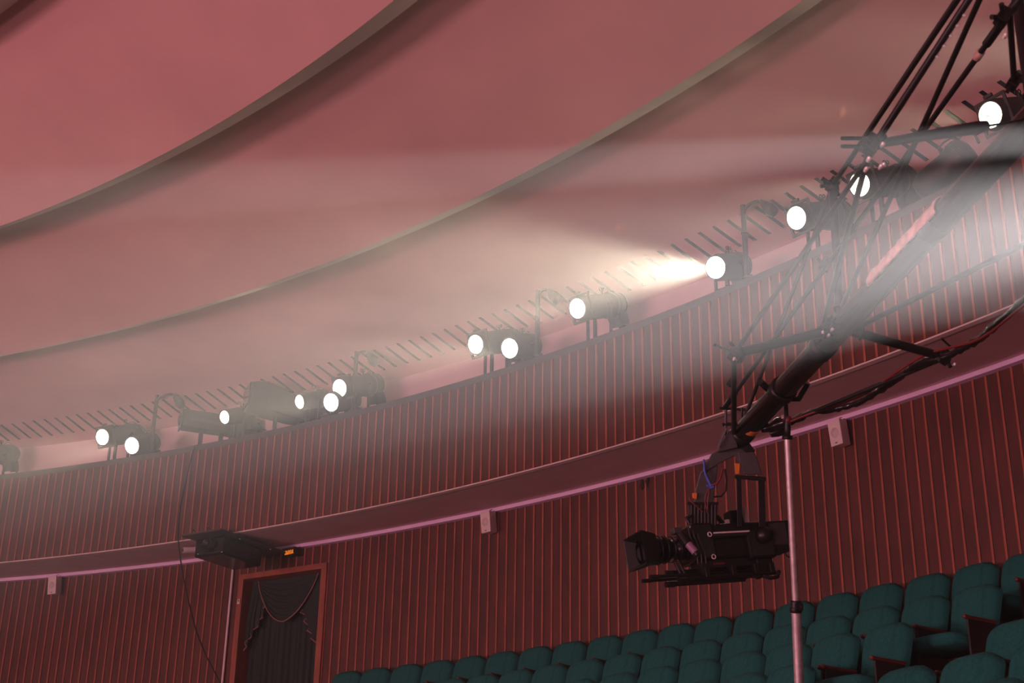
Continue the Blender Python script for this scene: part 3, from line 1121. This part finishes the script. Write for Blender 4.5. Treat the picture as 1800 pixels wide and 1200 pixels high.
q0, q1 = atd(1540, 250, d2), atd(1712, -15, 5.7)
m.path([q0, q1], 0.0155, BLACK, 12)
bo = part(m, 'tension_rod')
m = MB()
for s in (0.60, 0.67, 0.735, 0.80, 0.865):
    c = q0.lerp(q1, s) + RIGHT * 0.012 - UP * 0.008 - FWD * 0.004
    m.lathe(c, (RIGHT - UP * 0.6 - FWD * 0.6), [(-0.008, 0.007), (0.010, 0.007), (0.013, 0.0)], STEEL, 10)
mo = m.build('bolts', bo)
rod(atd(1480, 538, dep(B1) - 0.02), atd(1728, -15, 6.1), 0.0135)
rod(tipb, atd(1800, -14, 6.2), 0.0135)
rod(atd(1446, 572, dep(B1)), T2L, 0.0150)
rod(atd(1303, 750, 9.35), T1U, 0.0125)
rod(T1L, atd(1290, 760, 9.4), 0.017)
rod(atd(1508, 575, dep(B1)), atd(1830, 415, 6.4), 0.0165)
rod(atd(1374, 746, 9.25), T1R, 0.0145)
rod(atd(1775, 24, 6.2), atd(1783, 150, 6.5), 0.014)
# sleeves, clamps and shiny fittings
def sleeve(p, d, L, r, name, mt):
    m = MB()
    d = d.normalized()
    m.lathe(p, d, [(-L, r * .7), (-L, r), (L, r), (L, r * .7)], mt, 14)
    return part(m, name)
r4 = (atd(1800, -14, 6.2) - tipb)
sleeve(tipb + r4 * 0.955, r4, 0.16, 0.021, 'rod_sleeve', BLACK)
sleeve(tipb + r4 * 0.895, r4, 0.022, 0.020, 'tape_band', WRAP)
sleeve(tipb + r4 * 0.030, r4, 0.10, 0.019, 'rod_sleeve', BLACK)
def clamp(P, s=1.0, shiny=False, seed=0):
    m = MB()
    rr = random.Random(seed)
    m.box(P, (0.05 * s, 0.05 * s, 0.07 * s), BLACK, Matrix.Rotation(0.6, 3, 'Y'))
    for k in range(4):
        d = Vector((rr.uniform(-1, 1), rr.uniform(-1, 0.2), rr.uniform(-1, 1))).normalized()
        m.path([P, P + d * 0.065 * s], 0.011 * s, BLACK, 8)
    part(m, 'clamp', 0.004)
    if shiny:
        m = MB()
        for k in range(shiny):
            c = P + RIGHT * rr.uniform(-.045, .055) * s - UP * rr.uniform(-.02, .10) * s - FWD * 0.03
            m.lathe(c, -FWD + UP * 0.3, [(-0.02, 0.008), (0.0, 0.009), (0.012, 0.009), (0.018, 0.0)], STEEL, 10)
        part(m, 'bolts')
clamp(T1U, 1.2, 2, 1)
clamp(T1L, 1.0, 1, 2)
clamp(T1R, 1.1, 2, 3)
clamp(T2L, 1.2, 6, 4)
clamp(atd(1447, 465, 8.2), 0.8, 0, 5)
clamp(atd(1452, 570, dep(B1) - .05), 1.0, 3, 6)
clamp(atd(1764, 30, 6.2), 1.1, 1, 7)
clamp(atd(1783, 143, 6.5), 1.0, 0, 8)
clamp(atd(1284, 672, 9.1), 0.7, 0, 9)
# ring round the arm with two handles, tip bracket, counter knobs
m = MB()
pr = on_arm(1375)
m.lathe(pr, ADIR, [(-0.035, 0.073), (-0.035, 0.086), (0.035, 0.086), (0.035, 0.073)], BLACK, 26)
m.path([atd(1356, 690, 9.0), atd(1337, 671, 8.95)], 0.022, BLACK, 12)
m.path([atd(1376, 701, 9.0), atd(1404, 701, 9.0), atd(1420, 673, 8.95)], 0.019, BLACK, 12)
part(m, 'clamp_ring')
m = MB()
for (x, y0, y1) in ((1276, 713, 768), (1304, 716, 752)):
    m.path([atd(x, y0, 9.45), atd(x - 1, y1, 9.45)], 0.011, DARKGREY if x < 1290 else BLACK, 8)
m.path([atd(1264, 717, 9.45), atd(1312, 720, 9.45)], 0.010, BLACK, 8)
m.path([atd(1270, 746, 9.45), atd(1300, 744, 9.45)], 0.012, BLACK, 8)
q4 = [(1260, 795), (1281, 757), (1290, 757), (1297, 786)]
m.add([atd(x, y, d) for d in (9.42, 9.52) for (x, y) in q4], [(0, 1, 2, 3), (7, 6, 5, 4), (0, 4, 5, 1), (1, 5, 6, 2), (2, 6, 7, 3), (3, 7, 4, 0)], DARKGREY)
m.path([atd(1262, 786, 9.40), atd(1277, 752, 9.40)], 0.010, DARKGREY, 8)
part(m, 'tip_bracket', 0.004)
m = MB()
P0, P1 = atd(1338, 755, 9.3), atd(1378, 742, 9.25)
m.path([P0, P0.lerp(P1, .35), P0.lerp(P1, .4), P0.lerp(P1, .75), P1], [0.020, 0.034, 0.022, 0.045, 0.040], GLOSS, 16)
m.path([atd(1354, 762, 9.3), atd(1366, 758, 9.3), atd(1378, 757, 9.3)], [0.026, 0.036, 0.028], GLOSS, 14)
m.lathe(atd(1376, 735, 9.22), UP, [(0, 0.012), (0.02, 0.012), (0.022, 0)], STEEL, 10)
part(m, 'damper_knob')
m = MB()                                       # pale wrapped sheet lying along the arm's top
Q0, Q1 = on_arm(1548), on_arm(1668)
up_ = (UP - RIGHT * 0.9).normalized()
up_ = (up_ - ADIR * up_.dot(ADIR)).normalized()
sd = ADIR.cross(up_).normalized()
NN = 26
vs, fs = [], []
for i in range(NN + 1):
    c = Q0.lerp(Q1, i / NN)
    for k in range(9):
        q = -1.05 + 2.1 * k / 8
        rr = 0.086 + 0.002 * sin(i * 1.9 + k) + 0.0015 * sin(i * 5.3 + k * 2.1)
        vs.append(c + up_ * rr * cos(q) + sd * rr * sin(q))
for i in range(NN):
    for k in range(8):
        fs.append((i * 9 + k, i * 9 + k + 1, i * 9 + k + 10, i * 9 + k + 9))
m.add(vs, fs, WRAP, True)
so3 = part(m, 'wrapped_sleeve')
sm = so3.modifiers.new('thickness', 'SOLIDIFY')
sm.thickness = 0.006
m = MB()
c = on_arm(1318)
e1 = (-FWD - ADIR * (-FWD).dot(ADIR)).normalized()
e2 = ADIR.cross(e1)
vs, fs = [], []
for i in range(3):
    for k in range(5):
        q = -0.1 + 0.22 * k + 0.12 * i
        vs.append(c + ADIR * (0.028 * i) + (e1 * cos(q) + e2 * sin(q)) * 0.0735)
for i in range(2):
    for k in range(4):
        fs.append((i * 5 + k, i * 5 + k + 1, i * 5 + k + 6, i * 5 + k + 5))
m.add(vs, fs, ORANGE)
tb = part(m, 'tape_patch')
tb['label'] = 'orange tape patch'
sm = tb.modifiers.new('thickness', 'SOLIDIFY')
sm.thickness = 0.003

# cables along the crane
def cable(name, label, pts, r, mt, wob=0.0):
    m = MB()
    P = [atd(*p) for p in pts]
    out = []
    for i in range(len(P) - 1):
        for k in range(6):
            s = k / 6
            out.append(P[i].lerp(P[i + 1], s))
    out.append(P[-1])
    for _ in range(4):
        out = [out[0]] + [(out[i - 1] + out[i] * 2 + out[i + 1]) / 4 for i in range(1, len(out) - 1)] + [out[-1]]
    rr = random.Random(len(label))
    rad = [r * (1 + wob * rr.uniform(-1, 1)) for _ in out]
    m.path(out, rad, mt, 10)
    return tag(m.build(name), label, 'cable')
cb1 = [(1390, 742, 9.2), (1430, 722, 9.1), (1475, 717, 9.0), (1510, 708, 8.9), (1550, 684, 8.75), (1590, 655, 8.5), (1620, 636, 8.35), (1665, 628, 8.2), (1690, 612, 8.1), (1720, 598, 8.0), (1745, 575, 7.8), (1785, 540, 7.4), (1830, 500, 7.0)]
cable('cable_bundle', 'thick taped black cable bundle sagging under the crane arm', cb1, 0.022, GLOSS, 0.30)
cb2 = [(1386, 742, 9.15), (1420, 728, 9.05), (1470, 712, 8.95), (1520, 694, 8.8), (1570, 658, 8.5), (1625, 622, 8.3), (1665, 612, 8.15), (1715, 600, 7.95), (1750, 578, 7.75), (1785, 548, 7.35), (1830, 512, 6.95)]
cable('signal_cable', 'thin red cable running along the black bundle under the crane', cb2, 0.008, REDC)

# ------------------------------------------------------------------ remote head that hangs from the crane
HD = 9.55
def hp(px, py, dd=0.0):
    return atd(px, py, HD + dd)
hb = hp(1292, 782)
t = thing('remote_head', 'dark grey forked remote head hanging from the crane tip above the film camera', 'remote head', Matrix.Translation(hb))
def hpart(mb, name, bevel=0.004):
    o = mb.build(name, t, bevel)
    o.matrix_parent_inverse = Matrix.Translation(hb).inverted()
    return o
def slab(mb, quad, d0, d1, mt):                # quad: pixel corners in order, thickness in depth
    n = len(quad)
    vs = [hp(x, y, d0) for (x, y) in quad] + [hp(x, y, d1) for (x, y) in quad]
    fs = [tuple(range(n)), tuple(reversed(range(n, 2 * n)))]
    for i in range(n):
        j = (i + 1) % n
        fs.append((i, j, n + j, n + i))
    mb.add(vs, fs, mt)
m = MB()
slab(m, [(1251, 797), (1292, 780), (1322, 790), (1325, 793), (1298, 812), (1291, 801), (1258, 818), (1235, 833), (1231, 832)], -0.07, 0.06, DARKGREY)
slab(m, [(1298, 781), (1318, 779), (1328, 793), (1310, 795)], -0.09, 0.08, BLACK)
hpart(m, 'yoke_bridge', 0.006)
m = MB()
slab(m, [(1231, 829), (1258, 815), (1262, 818), (1253, 884), (1220, 884), (1222, 862)], -0.055, 0.075, DARKGREY)
hpart(m, 'yoke_leg', 0.006)
m = MB()
slab(m, [(1296, 794), (1324, 791), (1332, 808), (1340, 834), (1308, 834), (1300, 812)], -0.075, 0.07, DARKGREY)
hpart(m, 'yoke_leg', 0.006)
m = MB()
slab(m, [(1211, 884), (1261, 884), (1260, 925), (1213, 925)], -0.085, 0.10, BLACK)
for k in range(8):
    x = 1214 + k * 6
    slab(m, [(x, 887), (x + 2.5, 887), (x + 2.5, 923), (x, 923)], -0.095, -0.083, DARKGREY)
slab(m, [(1208, 882), (1263, 882), (1263, 887), (1208, 887)], -0.10, 0.11, BLACK)
hpart(m, 'ribbed_motor', 0.003)
m = MB()
slab(m, [(1291, 834), (1346, 838), (1346, 846), (1291, 841)], -0.06, 0.05, BLACK)
for (x0, x1) in ((1294, 1303), (1332, 1344)):
    slab(m, [(x0, 840), (x1, 842), (x1 + 2, 926), (x0 + 2, 926)], -0.045, 0.04, BLACK)
hpart(m, 'side_frame', 0.004)
for i, quad in enumerate(([(1291, 814), (1301, 814), (1300, 833), (1293, 833)], [(1217, 866), (1226, 866), (1225, 877), (1217, 876)])):
    m = MB()
    slab(m, quad, -0.085, -0.058, ORANGE)
    o = hpart(m, 'cable_plug', 0.004)
    o['label'] = 'orange plug'
m = MB()
m.path([hp(1237, 807, -.085), hp(1239, 830, -.085), hp(1244, 842, -.085), hp(1250, 854, -.09)], [0.007, 0.008, 0.009, 0.010], BLUE, 8)
m.path([hp(1243, 852, -.09), hp(1249, 857, -.09), hp(1255, 855, -.09)], 0.011, BLUE, 8)
o = hpart(m, 'strap', 0)
o['label'] = 'blue strap'
m = MB()
m.path([hp(1270, 823, -.08), hp(1266, 840, -.1), hp(1260, 850, -.1), hp(1251, 852, -.09)], 0.008, REDC, 8)
for (dx, e) in ((0, 0), (5, 1)):
    m.path([hp(1247, 857, -.09), hp(1241 + dx, 868, -.1), hp(1239 + dx, 880, -.1), hp(1244, 902 - 8 * e, -.1)], 0.005, REDC, 6)
m.path([hp(1211, 872, -.09), hp(1213, 879, -.11), hp(1225, 890, -.11), hp(1236, 899, -.11)], 0.005, REDC, 6)
hpart(m, 'red_wire', 0)
m = MB()
m.path([hp(1274, 824, -.02), hp(1277, 845, -.02), hp(1276, 862, -.02), hp(1268, 872, -.02), hp(1255, 873, -.02)], 0.006, BLACK, 8)
hpart(m, 'control_wire', 0)

# ------------------------------------------------------------------ film camera slung in the head
pc = hp(1270, 955)
yaw, dip = math.radians(20), math.radians(9)
fx = Vector((-cos(yaw), -sin(yaw), 0))
f_ = (fx * cos(dip) - Vector((0, 0, 1)) * sin(dip)).normalized()
s_ = Vector((0, 0, 1)).cross(f_).normalized()    # to the lens's left
u_ = f_.cross(s_)
M4 = Matrix.Identity(4)
for i in range(3):
    M4[i][0], M4[i][1], M4[i][2], M4[i][3] = f_[i], s_[i], u_[i], pc[i]
t = thing('film_camera', 'black cinema camera with matte box and long rods slung under the crane', 'camera', M4)
K = HD / FPX / cos(yaw)                          # metres along the camera's axis per pixel
m = MB()
m.box((-0.02, 0, 0.0), (0.56, 0.20, 0.235), BLACK)
m.box((0.20, 0, 0.0), (0.17, 0.23, 0.25), GLOSS)
m.box((-0.22, 0.02, -0.04), (0.20, 0.24, 0.20), GLOSS)
m.build('body', t, 0.018)
m = MB()
m.tube((0.14, 0.115, 0.030), (-0.15, 0.115, 0.030), 0.022, GLOSS)
m.tube((0.13, 0.135, 0.045), (-0.14, 0.135, 0.045), 0.006, STEEL)
m.build('chrome_tube', t)['label'] = 'chrome tube'
m = MB()
for z in (0.04, -0.11):
    m.torus((0.155, 0.122, z), (0, 1, 0), 0.014, 0.004, STEEL, 16, 6)
m.build('mount_eyes', t)
m = MB()
m.lathe((0.27, 0, -0.02), (1, 0, 0), [(0, 0.055), (0.03, 0.055), (0.035, 0.07), (0.09, 0.072), (0.095, 0.062), (0.15, 0.062), (0.155, 0.082), (0.24, 0.085), (0.245, 0.095), (0.33, 0.10), (0.34, 0.09)], GLOSS, 28)
for k in range(5):
    m.torus((0.30 + 0.05 * k, 0, -0.02), (1, 0, 0), 0.074 + 0.005 * k, 0.005, BLACK, 24, 6)
m.build('lens', t)
m = MB()
# matte box: flared open hood
def rect(x, hy, hz, z0=0):
    return [(x, -hy, -hz + z0), (x, hy, -hz + z0), (x, hy, hz + z0), (x, -hy, hz + z0)]
S = [rect(0.545, 0.105, 0.088, -.02), rect(0.575, 0.115, 0.095, -.02), rect(0.665, 0.14, 0.112, -.02), rect(0.66, 0.132, 0.104, -.02), rect(0.58, 0.085, 0.07, -.02)]
vs = [p for s in S for p in s]
fs = []
for i in range(4):
    for k in range(4):
        fs.append((i * 4 + k, i * 4 + (k + 1) % 4, i * 4 + 4 + (k + 1) % 4, i * 4 + 4 + k))
m.add(vs, fs, BLACK)
m.add([(0.57, 0.1 * cos(q), -0.02 + 0.085 * sin(q)) for q in (pi / 4, 3 * pi / 4, 5 * pi / 4, 7 * pi / 4)], [(0, 1, 2, 3)], LENS_OFF)
m.build('matte_box', t, 0.004)
m = MB()
m.path([(0.36, 0.10, 0.06), (0.345, 0.13, 0.00), (0.34, 0.14, -0.02)], [0.024, 0.028, 0.028], BLACK, 14)
m.box((0.37, 0.07, 0.085), (0.06, 0.06, 0.04), DARKGREY)
m.build('focus_motor', t, 0.004)
m = MB()
m.tube((0.335, 0.14, -0.02), (0.31, 0.17, -0.085), 0.026, VIOLETP)
m.tube((0.31, 0.17, -0.085), (0.303, 0.178, -0.104), 0.021, BLACK)
m.build('motor_cap', t)['label'] = 'violet motor cap'
m = MB()
m.path([(0.22, 0, 0.13), (0.22, 0, 0.195), (0.20, 0, 0.205), (0.04, 0, 0.21), (0.00, 0, 0.18), (-0.05, 0, 0.11)], 0.017, BLACK, 10)
m.build('top_handle', t)
m = MB()
m.box((-0.40, 0, 0.015), (0.17, 0.19, 0.20), BLACK)
m.box((-0.385, 0.097, 0.025), (0.13, 0.012, 0.15), DARKGREY)
m.box((-0.50, 0, 0.02), (0.05, 0.15, 0.19), BLACK)
m.lathe((-0.50, 0.08, 0.03), (0, 1, 0), [(0, 0.022), (0.02, 0.022), (0.022, 0.0)], STEEL, 14)
m.torus((-0.46, 0.07, -0.10), (0, 1, 0), 0.035, 0.005, BLACK, 16, 6)
m.build('battery_pack', t, 0.010)
for (y, x0, x1, z, r) in ((0.06, 0.60, -0.32, -0.205, 0.011), (-0.06, 0.60, -0.32, -0.205, 0.011), (0.10, 0.42, -0.30, -0.235, 0.017), (0.03, 0.48, -0.10, -0.255, 0.016), (0.0, 0.45, -0.30, -0.172, 0.013)):
    m = MB()
    m.tube((x0, y, z), (x1, y, z), r, BLACK)
    m.tube((x0 + .012, y, z), (x0 - 0.05, y, z), r * 1.25, GLOSS)
    m.build('support_rod', t)
m = MB()
for x in (0.22, 0.02, -0.15, -0.27):
    m.box((x, 0.02, -0.205), (0.035, 0.22, 0.07), BLACK)
m.box((0.0, 0, -0.145), (0.46, 0.15, 0.06), BLACK)
m.box((-0.24, 0.02, -0.165), (0.12, 0.16, 0.14), BLACK)
for s in (0.38, 0.35):
    m.path([(s, 0.05, -0.20), (s + .03, 0.05, -0.11)], 0.012, BLACK, 8)
m.path([(-.20, .1, -.25), (-.24, .12, -.275), (-.30, .12, -.27), (-.33, .1, -.23)], 0.014, BLACK, 8)
m.build('base_plate', t, 0.005)
m = MB()
m.lathe((-0.245, 0.14, 0.01), (0, 1, 0), [(0, 0.055), (0.03, 0.055), (0.035, 0.045), (0.05, 0.042), (0.052, 0)], BLACK, 24)
m.build('side_dial', t)
m = MB()
m.box((-0.14, 0, 0.155), (0.13, 0.10, 0.12), BLACK)
m.box((-0.185, 0.0, 0.165), (0.045, 0.11, 0.13), WHITEP)
m.box((-0.135, 0.055, 0.17), (0.018, 0.01, 0.12), BLUE)
m.box((-0.05, 0.02, 0.125), (0.03, 0.04, 0.06), WHITEP)
m.build('transmitter', t, 0.004)['label'] = 'pale transmitter box with blue strip'
m = MB()
rr = random.Random(3)
for k in range(3):
    x = 0.30 - k * 0.03
    m.path([(x, 0.11, 0.10 - .02 * k), (x + .01, 0.135, 0.03), (x - .02, 0.135, -0.08), (x - 0.02, 0.12, -0.15)], 0.005, LAMPM, 6)
m.path([(0.27, 0.08, 0.13), (0.285, 0.08, 0.17), (0.25, 0.09, 0.18)], 0.012, BLACK, 8)
m.build('wiring', t)
m = MB()
m.box((0.10, 0.0, -0.150), (0.08, 0.17, 0.012), REDC)
m.build('release_lever', t)

# ------------------------------------------------------------------ tall stand that props the crane
SD = 9.15
sb = atd(1404, 1196, SD)
PR = math.hypot(sb.x - CX, sb.y - CY)
zb = None
for i in range(12):
    R_, zt = ROWS[i] if i < 6 else (ROWS[5][0] - 0.88 * (i - 5), ROWS[5][1] - 0.33 * (i - 5))
    if PR >= R_ - 0.58:
        zb = zt - 0.92 + CZ
        break
if zb is None:
    zb = Z_LOW + CZ
top = atd(1381, 706, SD)
foot = Vector((sb.x + (sb.x - top.x) * 0.4, sb.y + (sb.y - top.y) * 0.4, zb))
t = thing('support_stand', 'tall thin pale metal telescopic stand propping the crane arm', 'stand', Matrix.Translation(foot))
def spart(mb, name, bevel=0.0):
    o = mb.build(name, t, bevel)
    o.matrix_parent_inverse = Matrix.Translation(foot).inverted()
    return o
m = MB()
m.path([foot + Vector((0, 0, 0.02)), atd(1404.5, 1196, SD), atd(1399, 1062, SD)], 0.031, GALV, 18)
spart(m, 'lower_tube')
m = MB()
m.path([atd(1399, 1064, SD), atd(1392, 930, SD), atd(1384, 768, SD)], [0.0225, 0.0225, 0.022], GALV, 16)
spart(m, 'upper_tube')
m = MB()
m.path([atd(1384, 770, SD), atd(1381, 704, SD)], 0.014, BLACK, 12)
m.lathe(atd(1384, 766, SD), UP, [(-0.02, 0.02), (-0.02, 0.034), (0.0, 0.034), (0.005, 0.02), (0.05, 0.022), (0.10, 0.02)], BLACK, 14)
spart(m, 'top_rod')
m = MB()
m.lathe(atd(1385, 745, SD), UP, [(0, 0.016), (0, 0.021), (0.05, 0.021), (0.05, 0.016)], REDC, 14)
spart(m, 'tape_band')['label'] = 'red tape'
m = MB()
m.lathe(atd(1399, 1076, SD), UP, [(0, 0.03), (0, 0.040), (0.03, 0.041), (0.032, 0.036), (0.075, 0.034), (0.078, 0.023)], BLACK, 16)
m.box(atd(1404, 1067, SD - .03), (0.05, 0.05, 0.045), BLACK)
m.path([atd(1402, 1068, SD - .03), atd(1410, 1066, SD - .05)], 0.010, BLACK, 8)
spart(m, 'locking_collar', 0.004)
for k in range(3):
    m = MB()
    q = 2 * pi * k / 3 + 0.4
    m.path([foot + Vector((0, 0, 0.45)), foot + Vector((0.42 * cos(q), 0.42 * sin(q), 0.03))], 0.013, GALV, 8)
    spart(m, 'leg')

# ------------------------------------------------------------------ side lamps standing beyond the right edge, whose beams cross in front of the crane
def side_lamp(px, py, D, tx, ty, TD, energy, half, blend, label, color=(1.0, 0.93, 0.93)):
    P, T = atd(px, py, D), atd(tx, ty, TD)
    d = (T - P).normalized()
    base = Vector((P.x, P.y, Z_LOW + CZ))
    t = thing('theatre_spotlight', label, 'spotlight', Matrix.Translation(base), 'side lamps')
    L = P - base
    b = MB()
    b.lathe(L, -d, [(-0.02, 0.12), (0.0, 0.15), (0.45, 0.16), (0.55, 0.12), (0.58, 0)], LAMPM, 26)
    b.build('housing', t)
    m_ = MB()
    m_.lathe(L - d * 0.01, d, [(0, 0.125), (0.02, 0.08), (0.03, 0)], LENS_ON, 26)
    m_.build('lens', t)
    p = MB()
    q = L - d * 0.3
    p.path([Vector((q.x, q.y, 0)), q], 0.025, DARKGREY, 10)
    p.lathe((q.x, q.y, 0), (0, 0, 1), [(0, 0.13), (0.03, 0.12), (0.04, 0.03)], DARKGREY, 20)
    p.build('stand', t)
    sp = spot(t, L + d * 0.06, d, energy, half, blend, color, 0.02)
    sp.parent = t
side_lamp(3544, 144, 5.6, 600, 318, 5.2, 900000, 0.9, 0.25, 'side spotlight on a stand beyond the right edge, throwing the thin upper beam')
side_lamp(3560, 150, 5.2, 600, 668, 5.0, 245000, 2.7, 0.08, 'side spotlight on a stand beyond the right edge, throwing the broad beam')
side_lamp(3560, 140, 6.0, 600, 555, 5.7, 40000, 3.6, 0.3, 'side spotlight on a stand beyond the right edge, throwing the faint wide beam')
side_lamp(2480, 268, 4.6, 900, 560, 4.6, 95000, 10.0, 1.0, 'side spotlight on a stand beyond the right edge, nearest the picture')

# tiny added spots that imitate glints off the lamp housings on the ceiling
for (px, py, lx, ly, e, h) in ((430, 636, 400, 733, 9, 1.5), (463, 627, 420, 733, 8, 1.3), (567, 602, 540, 700, 9, 1.5), (600, 590, 560, 700, 7, 1.3), (825, 497, 840, 600, 9, 2.6), (1085, 410, 1060, 525, 10, 3.0), (1425, 250, 1410, 360, 12, 1.6), (1475, 222, 1450, 360, 14, 2.2)):
    R = 26.0
    for _ in range(30):
        P, a = on_cyl(px, py, R)
        zc = 7.57 + 0.165 * (26.10 - R)
        if P.z - CZ < zc:
            break
        R -= 0.08
    P, a = on_cyl(px, py, R)
    S, a = on_cyl(lx, ly, 25.85)
    S.z = 7.22 + CZ
    add_light('glint_spot', 'SPOT', S, P, e, (1.0, 0.58, 0.34), spot_size=2 * math.radians(h), spot_blend=0.35, shadow_soft_size=0.01)
